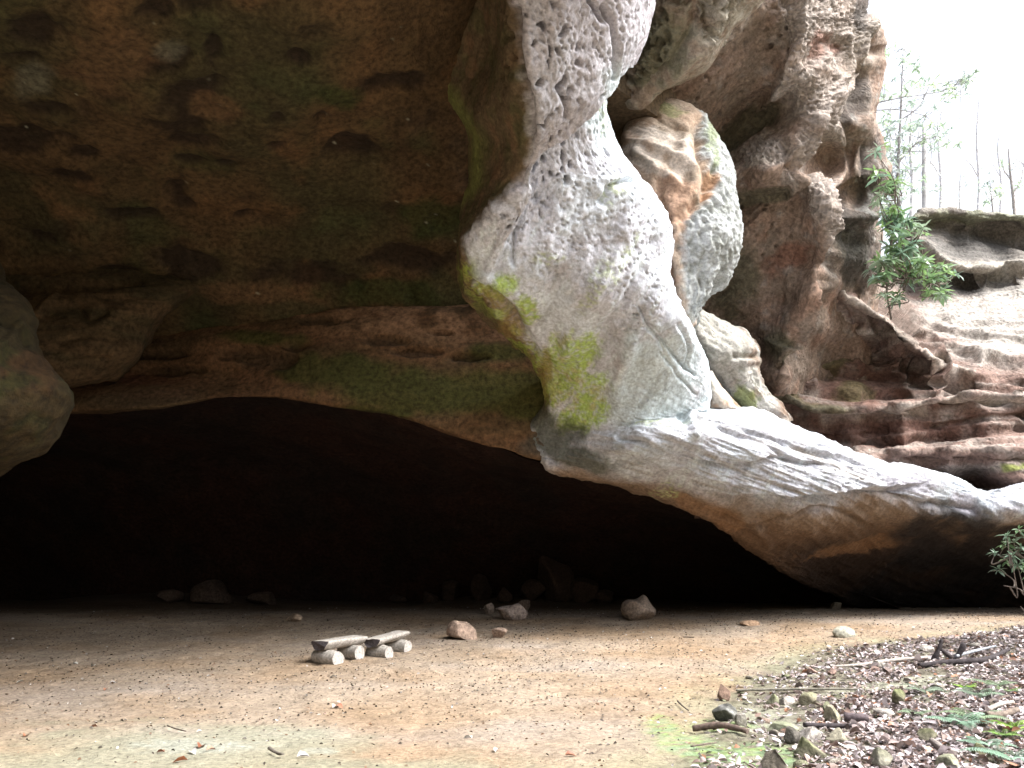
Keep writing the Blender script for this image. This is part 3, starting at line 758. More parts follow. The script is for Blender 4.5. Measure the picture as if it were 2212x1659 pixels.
# ------------------------------------------------------------------ overhanging layer left of the brown underside
d1 = [
 [(1380,-500,12),(1420,-500,11),(1480,-500,10.3),(1550,-500,10.3),(1620,-500,10.8),(1700,-500,11.4),(1720,-500,13)],
 [(1370,-200,13.8),(1400,-200,13.0),(1460,-200,12.3),(1540,-200,12.1),(1610,-200,12.3),(1690,-200,12.9),(1705,-200,14.5)],
 [(1365,-40,14.6),(1392,-40,13.8),(1440,-40,13.2),(1510,-40,12.9),(1580,-35,13.0),(1640,-20,13.5),(1650,-10,15)],
 [(1362,50,15),(1385,48,14.2),(1425,48,13.7),(1475,46,13.5),(1525,50,13.5),(1572,52,13.9),(1582,62,15.4)],
 [(1352,120,15.3),(1370,118,14.6),(1402,118,14.2),(1440,120,14.0),(1480,125,14.0),(1520,132,14.4),(1528,142,15.8)],
 [(1345,175,15.5),(1357,172,15.0),(1375,175,14.7),(1400,178,14.5),(1425,178,14.6),(1450,175,14.9),(1456,186,16.2)],
 [(1342,215,15.8),(1352,215,15.4),(1360,216,15.2),(1368,218,15.1),(1378,217,15.1),(1390,215,15.4),(1395,226,16.6)],
 [(1342,250,16.6),(1350,250,16.4),(1354,250,16.3),(1358,250,16.3),(1362,250,16.3),(1366,250,16.5),(1368,255,17)],
]
d1_lines = [([(1500,-20),(1495,50),(1460,120),(1400,180)], -0.14, 12), ([(1385,60),(1370,150),(1360,210)], 0.1, 10), ([(1560,0),(1540,70),(1500,110),(1440,165),(1375,215)], 0.10, 9), ([(1440,0),(1420,90),(1380,180)], 0.08, 9), ([(1530, 20), (1535, 60)], -0.12, 9)]
def d1_disp(p, u, v):
    q = rot(p, 0, 0, 30) * np.array([5.5, 5.5, 2.6]) + 0.5 * fbm(p, 2, 2)[:, None]
    f1, f2, b = worley(q)
    cell = sstep(0.02, 0.30, f2 - f1)
    z = blobs(u, v, [(1540, 10, 50, 90), (1500, -60, 200, 90), (1410, 80, 40, 120, 15)], 0.5 * fbm(p, 1.5, 3))
    return 0.16 * fbm(p, 1.1, 3) + 1.6 * line_feat(u + 8 * fbm(p, 2, 3, off=5), v + 8 * fbm(p, 2, 3, off=6), d1_lines) - 0.17 * cell * z + 0.05 * fbm(p, 4, 3, ridged=True), cell * z
def d1_col(p, u, v, e):
    n1, n2, n3 = fbm(p, 1, 4, off=2), fbm(p, 3, 4, off=3), fbm(p, 9, 3, off=6)
    c = mix([0.34, 0.30, 0.245], [0.26, 0.20, 0.15], sstep(-0.2, 0.3, n2))
    c = mix(c, [0.13, 0.125, 0.07], blobs(u, v, [(1425, 90, 60, 100, 25), (1400, 150, 30, 50, 30)], n2) * 0.75)
    c = mix(c, [0.42, 0.40, 0.34], blobs(u, v, [(1550, 20, 50, 70), (1590, 10, 40, 40)], n2) * 0.7)
    c = mix(c, c * 0.6, e * 0.6)
    return c * (1 + 0.25 * n3)[:, None]
sheet('cliff_overhang', loft(d1, 0.03), M_PALE, d1_disp, d1_col)

# ------------------------------------------------------------------ main cliff on the right
D = [(1380,-500,11.5),(1620,-500,12.6),(1870,-500,14.5),(1380,-150,12.8+1.5),(1500,-150,14.4),(1620,-150,14.9),(1740,-150,15.4),(1800,-150,16.0),(1880,-150,17.0),
 (1400,50,15.8),(1480,150,15.9),(1560,60,15.5),(1620,0,15.2),(1370,230,16.8),(1420,260,17),(1550,200,16.5),(1500,260,17.1),(1650,100,16.1),(1740,50,15.5),(1720,140,15.8),(1690,210,16.3),(1660,160,16.3),
 (1560,330,18.2),(1600,300,18.0),(1640,260,17.8),(1700,235,17.2),(1600,360,17.3),(1560,375,17.5),(1680,355,16.8),(1712,382,16.9),(1660,380,16.8),(1620,430,18.2),(1560,430,18.2),(1690,420,17.9),
 (1764,268,16.6),(1745,320,16.8),(1722,390,17.2),(1716,415,17.5),(1780,150,16.4),(1800,60,16.6),(1800,105,17.1),(1790,220,17),(1745,210,16.5),
 (1745,385,17.2),(1790,400,17.2),(1812,425,17.2),(1806,470,17.2),(1798,530,17.5),(1775,590,17.9),(1762,615,18),(1770,650,18),(1745,710,18.5),(1702,790,18.9),(1692,830,19),
 (1540,470,18.4),(1650,470,18.0),(1740,460,17.8),(1560,560,18.9),(1650,560,18.6),(1740,560,18.6),(1545,650,19.5),(1640,660,19.1),(1700,650,19.2),(1600,720,20),(1650,760,19.8),(1640,830,20),(1560,800,20.2),
 (1838,420,19.3),(1834,520,19.8),(1814,600,20.1),(1798,660,20.5),(1760,750,20.8),(1730,830,21),(1850,100,17.8),(1840,200,18),(1805,290,18.0),(1792,340,18.9),(1830,330,18.9),(1815,370,18.7),(1858,270,18.2),(1862,380,18.4),(1870,480,19.2),(1855,560,19.8),
 (1885,80,18.2),(1905,110,18.5),(1885,200,18.5),(1872,240,18.5),(1900,320,19.0),(1910,400,19.2),(1895,480,19.6),(1885,600,20.5),(1850,660,20.8),(1870,740,21.4),(1880,840,21.6),(1840,160,18.4),(1865,140,18.0)]
prof = [(1905,-500),(1890,-200),(1876,-40),(1868,10),(1862,40),(1885,45),(1905,70),(1913,95),(1908,125),(1895,165),(1888,210),(1880,245),(1892,280),(1905,310),(1908,340),(1918,360),(1912,395),(1910,430),(1903,465),(1905,500),(1898,550),(1896,600),(1890,650),(1880,700),(1880,860)]
G = relief([(1375,-500),(1362,100),(1358,300),(1400,500),(1450,700),(1500,860)], prof, (-500, 850), D, 2.4, 2.4, (26, 70, 5.0), 6e-3)
A = lambda *q: [c2(*x) for x in q]
d_lines = [
 (A((1230,760),(1330,742),(1396,830),(1412,900),(1350,1100),(1310,1230),(1322,1320),(1260,1450),(1190,1530))[::-1], -0.55, 5, 34),
 (A((1160,-60),(1235,20),(1228,150),(1195,270),(1135,400),(1040,500)), -0.40, 6, 60), (A((1325,530),(1275,680),(1215,830))[::-1], -0.4, 5, 30),
 (A((1430,160),(1430,300),(1390,400),(1340,500)), 0.10, 8), (A((1480,300),(1465,420),(1440,600),(1450,800))[::-1], -0.3, 6, 30), (A((1545,100),(1500,260),(1480,330)), 0.12, 10),
 (A((650,420),(830,280),(870,230),(1000,60),(1040,0)), 0.16, 8), (A((640,440),(820,310),(900,250)), -0.10, 9),
 (A((1160,0),(1185,45),(1180,70),(1140,110)), 0.15, 8), (A((1235,0),(1228,150),(1195,270),(1135,400)), 0.22, 12), (A((1150,230),(1130,330),(1020,420),(930,480)), 0.10, 12),
 (A((890,640),(1050,540),(1250,400)), -0.30, 18), (A((900,670),(960,640),(1100,560)), 0.12, 10),
 (A((1320,530),(1270,680),(1215,830)), 0.35, 9), (A((1345,540),(1310,680),(1290,730)), -0.25, 10), (A((1180,640),(1190,700),(1210,740)), -0.25, 10),
 (A((1230,760),(1330,740),(1400,830),(1412,900),(1350,1100),(1310,1230),(1322,1320),(1260,1450),(1190,1530),(1170,1620)), 0.22, 9),
 (A((1430,820),(1440,900),(1400,1050),(1370,1150)), -0.30, 14), (A((1150,970),(1110,1080),(1140,1200)), -0.18, 16),
 (A((1345,180),(1300,235),(1290,270)), -0.26, 14), (A((1390,200),(1380,240)), -0.15, 12), (A((1370,230),(1330,290),(1390,330)), 0.12, 9), (A((1430,160),(1430,300),(1370,400),(1330,500)), 0.15, 12),
 (A((1510,310),(1480,420),(1440,520)), -0.30, 16), (A((1395,420),(1470,380),(1480,300),(1540,130)), 0.2, 12), (A((1560,190),(1575,215)), -0.5, 16), (A((1580,270),(1540,420),(1520,560)), 0.18, 12),
 (A((1400,440),(1350,520),(1350,560)), 0.14, 10), (A((1370,640),(1380,700),(1370,750)), -0.30, 20), (A((1420,620),(1440,700),(1430,780)), 0.15, 10),
 (A((1500,600),(1480,800),(1470,900)), 0.18, 12), (A((1530,640),(1510,860)), -0.3, 18), (A((1400,980),(1470,940),(1560,940)), 0.2, 10), (A((1400,1040),(1480,980),(1560,990)), -0.15, 16),
 (A((1560,800),(1600,870),(1590,960)), -0.2, 16), (A((1360,1140),(1390,1230),(1340,1260)), 0.2, 10), (A((1120,1460),(1190,1540)), 0.15, 8), (A((1060,760),(1160,790),(1220,770)), 0.05, 18),
 (A((960,690),(980,700)), -0.25, 26), (A((1060,1380),(1090,1370)), -0.16, 24), (A((1120,1340),(1160,1290)), -0.12, 22), (A((1090,1540),(1130,1600)), -0.12, 16), (A((1030,1600),(1000,1640)), 0.1, 16),
]
def cl_disp(p, u, v):
    wv = 8 * fbm(p, 1.6, 3, off=50); wv2 = 8 * fbm(p, 1.6, 3, off=51)
    d = line_feat(u + wv, v + wv2, d_lines)
    lam = fbm(rot(p, 0, 0, 38) * np.array([0.3, 0.4, 2.4]), 1.3, 5, gain=.6, off=16, ridged=True)
    lam2 = fbm(rot(p, 0, 0, 78) * np.array([0.22, 0.4, 2.2]), 1.3, 5, gain=.6, off=16, ridged=True)
    b_ = sstep(1690, 1800, u + 0.25 * (v - 300))
    lam = lam * (1 - b_) + lam2 * b_
    d = 0.75 * d + 0.08 * fbm(p, 0.7, 4, off=26) + 0.12 * lam
    tx = blobs(u, v, [(1770, 60, 90, 110), (1730, 190, 60, 60), (1790, 230, 60, 90), (1780, 420, 50, 60), (1800, 500, 20, 90), (1660, 330, 70, 30), (1745, 330, 30, 60), (1840, 60, 50, 60)], 0.5 * fbm(p, 1.2, 3, off=36))
    f1, f2, b = worley(rot(p, 0, 0, 25) * np.array([7.5, 7.5, 4.5]) + 0.8 * fbm(p, 2.4, 3)[:, None])
    cell = sstep(0.02, 0.35, f2 - f1)
    d = d - 0.06 * cell * tx + 0.05 * tx * fbm(rot(p, 0, 0, 60) * np.array([.5, .8, 1.3]), 5, 4, off=91, ridged=True)
    q1, q2, b2 = worley(rot(p, 0, 0, 40) * np.array([4.4, 4.4, 5.2]) + 0.3 * fbm(p, 2, 2, off=3)[:, None])
    pz = blobs(u, v, [(1560, 170, 160, 110, -35), (1600, 470, 90, 60), (1650, 100, 90, 90), (1640, 520, 120, 60)], 0.6 * fbm(p, 1, 3, off=37))
    pit = (1 - sstep(0.12, 0.38, q1)) * ((b2 % 10) < 4) * pz
    d = d - 0.10 * pit + 0.03 * fbm(p, 5, 3)
    sc = worley(p * np.array([1.9, 1.9, 1.7]) + 0.4 * fbm(p, 1, 2)[:, None])
    d = d - 0.07 * (1 - sstep(0.1, 0.5, sc[0])) * ((sc[2] % 10) < 4)
    return d, (cell * tx, pit, tx)
def cl_col(p, u, v, e):
    n1, n2, n3 = fbm(p, 0.8, 4, off=2), fbm(p, 2.2, 4, off=3), fbm(p, 7, 3, off=6)
    c = mix([0.298, 0.215, 0.167], [0.242, 0.190, 0.151], sstep(-0.2, 0.3, n1))
    c = mix(c, [0.307, 0.195, 0.143], sstep(0.1, 0.4, fbm(p, 1.1, 4, off=61)) * 0.7)
    c = mix(c, [0.353, 0.325, 0.297], sstep(0.15, 0.45, n2) * 0.5)
    b_ = sstep(1690, 1800, u + 0.25 * (v - 300))
    lm = fbm(rot(p, 0, 0, 38) * np.array([0.25, 0.3, 2.6]), 1.6, 5, gain=.65, off=17) * (1 - b_) + b_ * fbm(rot(p, 0, 0, 78) * np.array([0.2, 0.3, 2.4]), 1.6, 5, gain=.65, off=17)
    c = c * (1 + 0.55 * lm)[:, None]
    c = mix(c, [0.09, 0.095, 0.058], blobs(u, v, [(1600, 290, 120, 30, -32), (1650, 420, 110, 20, -10), (1580, 600, 60, 80), (1690, 740, 40, 40), (1840, 540, 30, 80)], n1 + 0.4 * n2) * 0.7)
    c = mix(c, [0.43, 0.385, 0.35], np.clip(e[2], 0, 1) * 0.7)
    c = mix(c, [0.40, 0.35, 0.30], blobs(u, v, [(1590, 40, 26, 90, 35), (1850, 130, 40, 100), (1640, 350, 60, 12)], n2) * 0.6)
    c = mix(c, [0.24, 0.115, 0.08], blobs(u, v, [(1768, 95, 24, 34, 25), (1800, 105, 12, 16), (1700, 560, 60, 30, -30)], n2 * .7) * 0.7)
    dk = blobs(u, v, [(1880, 420, 34, 140), (1850, 220, 18, 80, 12), (1855, 540, 50, 110), (1830, 480, 24, 70), (1890, 100, 10, 14), (1855, 20, 16, 60)], n1 * .8 + n2 * .5)
    c = mix(c, [0.07, 0.064, 0.060], dk * 0.8)
    gr = sstep(0.15, 0.4, n2) * blobs(u, v, [(1880, 330, 40, 300)])
    c = mix(c, [0.30, 0.30, 0.28], gr * 0.6)
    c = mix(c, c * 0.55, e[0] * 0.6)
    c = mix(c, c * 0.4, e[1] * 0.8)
    return c * (1 + 0.25 * n3)[:, None]
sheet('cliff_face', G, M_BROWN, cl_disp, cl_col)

# ------------------------------------------------------------------ layered ledges on the right and the high ledge beyond
E = [(1500,640,21.5),(1600,640,21.8),(1700,640,21.6),(1500,900,20.5),(1600,900,20.5),(1480,1120,20),(1700,1120,20),(1900,560,24),(1900,500,25),(1900,450,25.5),
 (2000,455,25.5),(2212,468,26),(2400,475,26),(2010,488,25.9),(2100,498,26.2),(2212,508,26.4),(2400,510,26.4),(2060,540,26.4),(1955,600,25.6),(2150,546,26.6),(2300,548,26.6),(1985,528,24.7),(2030,563,24.5),(2060,583,24.7),(2130,583,24.9),(2212,573,25.1),(2400,570,25.2),
 (2030,612,25.7),(2090,618,25.8),(2150,606,25.5),(2240,598,25.3),(1995,638,25.2),(2060,638,25.0),(2120,624,25),(2212,610,24.8),(2400,600,25),(1950,640,25),
 (1960,680,23.5),(2060,698,23.5),(2150,690,23.4),(2212,690,23.4),(2400,690,23.4),(2100,740,22.8),(2212,750,22.6),(2400,750,22.6),(2000,730,22.8),(1935,672,22.2),(1900,640,22.4),(2050,782,22.3),(2150,792,21.7),(2300,800,21.5),
 (1750,625,21.2),(1798,630,20.5),(1840,655,20.4),(1879,675,20.3),(1933,704,20.3),(1970,733,20.2),(2006,766,20.2),(2043,792,20.4),(2098,808,20.6),(2212,812,20.8),(2400,815,20.8),
 (1920,680,21.2),(1985,725,21.3),(2045,768,21.2),(2130,788,21.1),(1845,705,21.8),(1900,712,21.5),(1900,755,21.9),(1960,790,21.4),
 (1835,690,21.0),(1864,715,21.0),(1915,721,20.9),(1952,774,20.8),(1960,815,20.7),(2003,843,20.3),(2060,838,20.6),(1990,805,21.5),
 (1790,760,21.7),(1850,800,21.6),(1910,830,21.4),(1790,830,21.4),(1940,855,20.9),(1740,740,22),(1720,800,21.5),
 (1645,835,20.3),(1700,858,20.3),(1745,880,20.2),(1800,890,20.1),(1880,886,20.0),(1950,880,19.9),(2020,864,19.8),(2100,856,19.8),(2212,850,19.8),(2400,848,19.8),(2100,832,20.7),(2212,832,20.8),
 (1720,912,20.8),(1800,930,20.9),(1900,918,20.8),(2000,905,20.6),(2100,898,20.5),(2212,890,20.4),(2400,890,20.4),(1750,962,20.8),(1900,960,20.6),(2050,955,20.3),(2212,940,20.0),(2400,940,20),
 (1800,1000,19.9),(1880,992,19.4),(1950,978,19.3),(2060,976,19.3),(2212,970,19.2),(2400,970,19.2),(1950,1012,19.6),(2050,1012,19.6),(2050,1045,21),(2100,1040,21),(2000,1045,21),(2140,1050,20.6),(2140,1008,19.4),(2212,1000,19.2),(2180,1030,19.3),(2180,1060,19.8),(2400,1030,19.2),
 (1700,1000,20.5),(1900,1120,19.6),(2100,1120,19.4),(2300,1120,19.4)]
top_u = [(1500, 560), (1900, 560)]
def ledge_grid():
    f = rbf(E + [(q[0] + 450, q[1], q[2]) for q in E if q[0] == 2400], 1.5e-3)
    su = 2.6
    u = np.arange(1500, 2860, su)
    vt = np.interp(u, [1500, 1880, 1930, 1975, 1990, 2050, 2100, 2160, 2212, 2420], [590, 590, 560, 470, 456, 452, 460, 462, 470, 476])
    vt = vt + 3 * perlin(np.stack([u / 30, u * 0, u * 0], 1)) + 1.5 * perlin(np.stack([u / 8, u * 0 + 5, u * 0], 1))
    t = np.linspace(0, 1, 300)
    V = vt[None, :] * (1 - t[:, None]) + 1120 * t[:, None]
    U = np.repeat(u[None], len(t), 0)
    Y = f(U, V)
    s = np.linspace(1, 0, 20)[:-1]
    U = np.concatenate([np.repeat(u[None], len(s), 0), U]); V = np.concatenate([vt[None] + 14 * s[:, None] ** 2, V])
    Y = np.concatenate([Y[:1] + 9 * s[:, None], Y])
    return P(U, V, Y)
e_lines = [
 ([(1798,630),(1840,652),(1879,673),(1933,704),(1970,733),(2006,766),(2043,792),(2098,806)], 0.09, 5), ([(1790,672),(1835,697),(1864,715),(1915,719),(1960,745)], 0.05, 5),
 ([(1815,640),(1845,690)], 0.12, 5), ([(1836,700),(1830,760),(1860,800)], 0.12, 5), ([(1700,690),(1760,700)], 0.1, 8), ([(1725,770),(1745,800),(1755,830)], 0.14, 6), ([(1720,850),(1712,800),(1740,760)], 0.1, 6),
 ([(1645,832),(1700,855),(1745,880),(1800,888),(1880,885),(1950,880),(2020,862),(2100,855),(2212,850),(2400,848)], 0.09, 5),
 ([(1780,912),(1900,900),(2000,892)], -0.08, 6), ([(1860,940),(2000,925),(2110,905),(2212,900)], -0.10, 6), ([(1760,965),(1900,955),(2100,930)], -0.12, 6), ([(1850,970),(2000,950)], 0.08, 6), ([(2050,880),(2212,872)], -0.1, 5),
 ([(1880,990),(1950,976),(2060,975),(2212,970),(2400,970)], 0.06, 5), ([(1640,842),(1700,864),(1745,889),(1800,897),(1880,894),(1950,889),(2020,871),(2100,864),(2212,859),(2400,857)], -0.30, 4, 26), ([(1870,1002),(1950,988),(2060,987),(2212,982),(2400,982)], -0.25, 4, 22), ([(1720,790),(1800,800),(1900,806),(1990,815),(2080,822)], -0.28, 4, 20), ([(1740,750),(1820,752),(1900,768),(1980,790)], -0.24, 4, 18), ([(1730,835),(1830,848),(1950,842),(2060,838)], -0.24, 4, 18), ([(1790,1000),(1900,1012)], -0.1, 8), ([(2100,955),(2250,948)], -0.12, 5), ([(2060,815),(2212,822)], -0.2, 6), ([(2090,838),(2230,840)], 0.08, 4),
 ([(1985,528),(2010,545),(2030,563),(2060,580),(2130,584),(2212,573)], 0.14, 7), ([(2010,470),(2110,478),(2212,490)], -0.2, 6), ([(2070,505),(2212,520)], -0.3, 12),
 ([(1960,700),(2040,740),(2150,770)], 0.1, 10), ([(2000,690),(2212,720)], -0.06, 8), ([(1985,474),(2050,474),(2110,480),(2212,492),(2400,494)], -0.5, 5, 34), ([(1940,520),(1985,530),(2010,547),(2030,566),(2060,584),(2130,590),(2212,578),(2400,575)], -0.5, 5, 30), ([(1905,640),(1960,695),(2040,735),(2130,765),(2250,780)], -0.3, 5, 30), ([(1985,690),(2060,715),(2212,730)], -0.15, 4, 22), ([(1960,760),(2050,800),(2120,825),(2250,832)], -0.3, 4, 24), ([(1800,640),(1840,664),(1879,685),(1930,715),(1965,745),(2000,778),(2040,803),(2100,818)], -0.25, 4, 18), ([(1745,930),(1850,950),(2000,940),(2212,918)], -0.2, 4, 18)]
def le_disp(p, u, v):
    wv = 9 * fbm(p, 1.0, 3, off=50); wv2 = 7 * fbm(p, 1.0, 3, off=51)
    d = 1.15 * line_feat(u + wv, v + wv2, e_lines)
    lam = fbm(p * np.array([0.22, 0.22, 3.0]), 1.5, 5, gain=0.6, off=16, ridged=True)
    d = d + 0.10 * fbm(p, 0.6, 4, off=26) + 0.11 * lam + 0.035 * fbm(p, 4, 3)
    f1, f2, b = worley(p * np.array([2.0, 2.0, 3.2]) + 0.5 * fbm(p, 1, 2)[:, None])
    z = blobs(u, v, [(1820, 780, 130, 110), (2150, 900, 90, 40), (1980, 790, 60, 40), (1950, 930, 160, 40)], 0.5 * fbm(p, 1, 3))
    pit = (1 - sstep(0.1, 0.5, f1)) * ((b % 10) < 5) * z
    return d - 0.14 * pit, pit
def le_col(p, u, v, e):
    n1, n2, n3 = fbm(p, 0.6, 4, off=2), fbm(p, 1.8, 4, off=3), fbm(p, 6, 3, off=6)
    lam = fbm(p * np.array([0.3, 0.3, 3.0]), 1.2, 4, off=16)
    c = mix([0.197, 0.132, 0.109], [0.266, 0.220, 0.192], sstep(-0.2, 0.3, lam + 0.4 * n2))
    c = mix(c, [0.167, 0.081, 0.060], blobs(u, v, [(1900, 925, 200, 40), (1860, 830, 110, 50)], n2) * 0.6)
    L2 = line_feat(u + 8 * n2, v + 6 * n2, [(l[0], 1.0, l[2] * 1.5) for l in (e_lines[0], e_lines[1], e_lines[8], e_lines[14], e_lines[19])])
    c = mix(c, [0.56, 0.50, 0.44], np.clip(L2, 0, 1) * 0.6)
    hi = blobs(u, v, [(2110, 690, 150, 50, 10), (2180, 740, 120, 40), (2220, 640, 120, 40)], n1 * .5 + .3 * n2)
    c = mix(c, [0.42, 0.395, 0.36], hi * 0.85)
    c = c * (1 + 0.5 * fbm(p * np.array([.25, .25, 3.2]), 1.8, 5, gain=.65, off=77))[:, None]
    f_ = sstep(650, 610, v) * sstep(1880, 1960, u)
    c = mix(c, mix([0.25, 0.235, 0.21], [0.16, 0.15, 0.135], sstep(-.2, .3, n2)), f_ * .85)
    c = mix(c, [0.42, 0.39, 0.34], np.clip(line_feat(u + 8 * n2, v + 6 * n2, [([(1985, 528), (2010, 545), (2030, 563), (2060, 580), (2130, 584), (2212, 573)], 1.0, 16)]), 0, 1) * .8)
    c = mix(c, [0.085, 0.082, 0.078], blobs(u, v, [(2100, 535, 130, 36), (2080, 620, 70, 24)], n2) * 0.75)  # shadow under the rim overhang and in the hollow, painted darker
    c = mix(c, [0.10, 0.075, 0.058], blobs(u, v, [(1960, 700, 60, 40, 35), (1900, 660, 30, 26)], n2 * .8) * .6)
    c = mix(c, [0.22, 0.235, 0.16], blobs(u, v, [(2100, 472, 160, 14)], n2) * 0.7)
    c = mix(c, [0.105, 0.105, 0.04], blobs(u, v, [(1790, 885, 70, 14, 10), (1700, 860, 60, 16, 25), (1770, 780, 60, 40), (1850, 840, 40, 20)], n2) * 0.6)
    c = mix(c, [0.20, 0.22, 0.07], blobs(u, v, [(2200, 1010, 40, 10)], n2))
    c = mix(c, c * .6, e * .6)
    return c * (1 + 0.25 * n3 + 0.15 * n1)[:, None]
sheet('cliff_ledges', ledge_grid(), M_BROWN, le_disp, le_col)

# ------------------------------------------------------------------ broken slab between column and ledges
frag = [
 [(1480,735,17.4),(1482,722,16.8),(1492,705,16.6),(1502,690,16.7),(1512,675,17.0),(1518,680,18)],
 [(1510,775,17.6),(1512,765,17.0),(1528,745,16.7),(1544,722,16.8),(1562,700,17.2),(1568,706,18.2)],
 [(1535,800,17.7),(1538,792,17.1),(1560,772,16.8),(1585,748,16.8),(1612,722,17.4),(1618,730,18.4)],
 [(1548,815,17.8),(1552,808,17.2),(1576,796,17.0),(1602,782,16.9),(1632,758,17.5),(1636,764,18.5)],
 [(1572,850,18.0),(1576,842,17.4),(1592,832,17.2),(1610,822,17.2),(1634,806,17.7),(1636,812,18.6)],
 [(1600,878,18.1),(1604,870,17.6),(1620,862,17.4),(1634,854,17.5),(1650,842,17.9),(1653,848,18.6)],
 [(1632,905,18.3),(1638,898,17.9),(1652,890,17.7),(1666,884,17.8),(1680,874,18.1),(1684,880,18.7)],
 [(1680,930,18.6),(1688,924,18.3),(1694,920,18.2),(1700,916,18.2),(1706,910,18.4),(1710,914,18.8)],
]
def fr_disp(p, u, v):
    return 0.13 * fbm(p, 1.5, 4) + 0.07 * fbm(rot(p, 0, 0, -35) * np.array([.5, .8, 2]), 3, 4, ridged=True) + line_feat(u, v, [([(1590, 770), (1632, 770)], -0.14, 6), ([(1580, 800), (1630, 790)], -0.06, 8), ([(1560,790),(1610,850),(1680,905)], -0.12, 10)])
def fr_col(p, u, v, e):
    n1, n2 = fbm(p, 1.5, 4), fbm(p, 5, 4, off=4)
    c = mix([0.38, 0.37, 0.34], [0.24, 0.17, 0.125], sstep(-0.1, 0.3, n1) * sstep(1560, 1610, u))
    c = mix(c, [0.16, 0.16, 0.13], sstep(0, .4, n2) * .6)
    c = mix(c, [0.17, 0.20, 0.06], blobs(u, v, [(1615, 865, 26, 22), (1600, 850, 20, 20)], n2) * 0.8)
    return c * (1 + 0.3 * n2)[:, None]
sheet('rock_slab', loft(frag, 0.025), M_PALE, fr_disp, fr_col, label='broken pale rock slab leaning between the bright column and the brown ledges', cat='rock slab', kind='thing')
chip = [
 [(1512,805,16.9),(1516,800,16.3),(1526,800,16.2),(1536,802,16.4),(1542,806,17)],
 [(1516,830,16.9),(1520,826,16.2),(1538,828,16.0),(1554,832,16.4),(1560,838,17)],
 [(1520,858,16.9),(1524,856,16.2),(1550,856,15.9),(1578,862,16.4),(1584,868,17)],
 [(1518,880,16.9),(1522,880,16.2),(1555,880,15.9),(1596,880,16.4),(1600,884,17)],
 [(1520,892,17.1),(1526,890,16.6),(1555,890,16.3),(1590,888,16.7),(1594,890,17.2)],
]
sheet('rock_fragment', loft(chip, 0.022), M_PALE, lambda p, u, v: 0.06 * fbm(p, 2, 4) + 0.03 * fbm(p, 7, 3), lambda p, u, v, e: mix([0.40, 0.36, 0.31], [0.27, 0.17, 0.11], sstep(0, .3, fbm(p, 2.5, 4))), label='small pale angular rock fragment resting on the bright ledge beside the column foot', cat='rock', kind='thing')

# ------------------------------------------------------------------ rock masses at the left
mass = [
 [(-400,500,16.6),(-150,500,16.4),(60,520,16.5),(200,540,16.7),(320,560,17.0),(420,585,17.4),(440,590,18.4)],
 [(-400,600,15.9),(-150,600,15.6),(60,610,15.7),(200,610,15.9),(320,608,16.2),(425,612,16.8),(440,618,18)],
 [(-400,660,15.6),(-150,660,15.3),(50,660,15.3),(170,658,15.5),(290,652,15.8),(386,646,16.4),(396,655,17.8)],
 [(-400,720,15.4),(-150,720,15.1),(30,720,15.1),(130,716,15.3),(230,710,15.6),(318,702,16.2),(328,712,17.6)],
 [(-400,770,15.4),(-150,770,15.1),(30,772,15.1),(120,770,15.3),(210,766,15.6),(292,760,16.1),(302,770,17.6)],
 [(-400,810,15.6),(-150,812,15.3),(30,818,15.4),(110,820,15.5),(180,818,15.8),(250,810,16.3),(258,820,17.7)],
 [(-400,840,16.4),(-150,840,16.2),(30,840,16.3),(110,840,16.4),(170,836,16.6),(235,826,17),(240,832,18)],
]
m_lines = [([(300,600),(200,620),(60,615)], -0.2, 10), ([(330,690),(240,665),(180,640)], 0.08, 10), ([(230,672),(190,690),(170,660)], -0.12, 9), ([(120,640),(60,690)], 0.1, 8), ([(130,740),(200,725),(260,735)], -0.08, 9), ([(150,780),(230,775)], -0.08, 8)]
def ma_disp(p, u, v):
    lam = fbm(rot(p, 0, 0, 10) * np.array([0.4, 0.4, 3.0]), 1.2, 4, off=7)
    return 0.14 * fbm(p, 0.6, 4, off=9) + 0.09 * lam + line_feat(u, v, m_lines) + 0.03 * fbm(p, 4, 3)
def ma_col(p, u, v, e):
    n1, n2 = fbm(p, 0.6, 4, off=12), fbm(p, 2, 4, off=22)
    lam = fbm(p * np.array([0.4, 0.4, 3.0]), 1.2, 4, off=7)
    c = mix([0.105, 0.069, 0.036], [0.066, 0.051, 0.026], sstep(-0.2, 0.3, lam))
    c = mix(c, [0.133, 0.084, 0.044], sstep(0.1, 0.4, n1) * 0.6)
    return c * (1 + 0.5 * n2)[:, None]
sheet('cave_wall', loft(mass, 0.04), M_CEIL, ma_disp, ma_col)

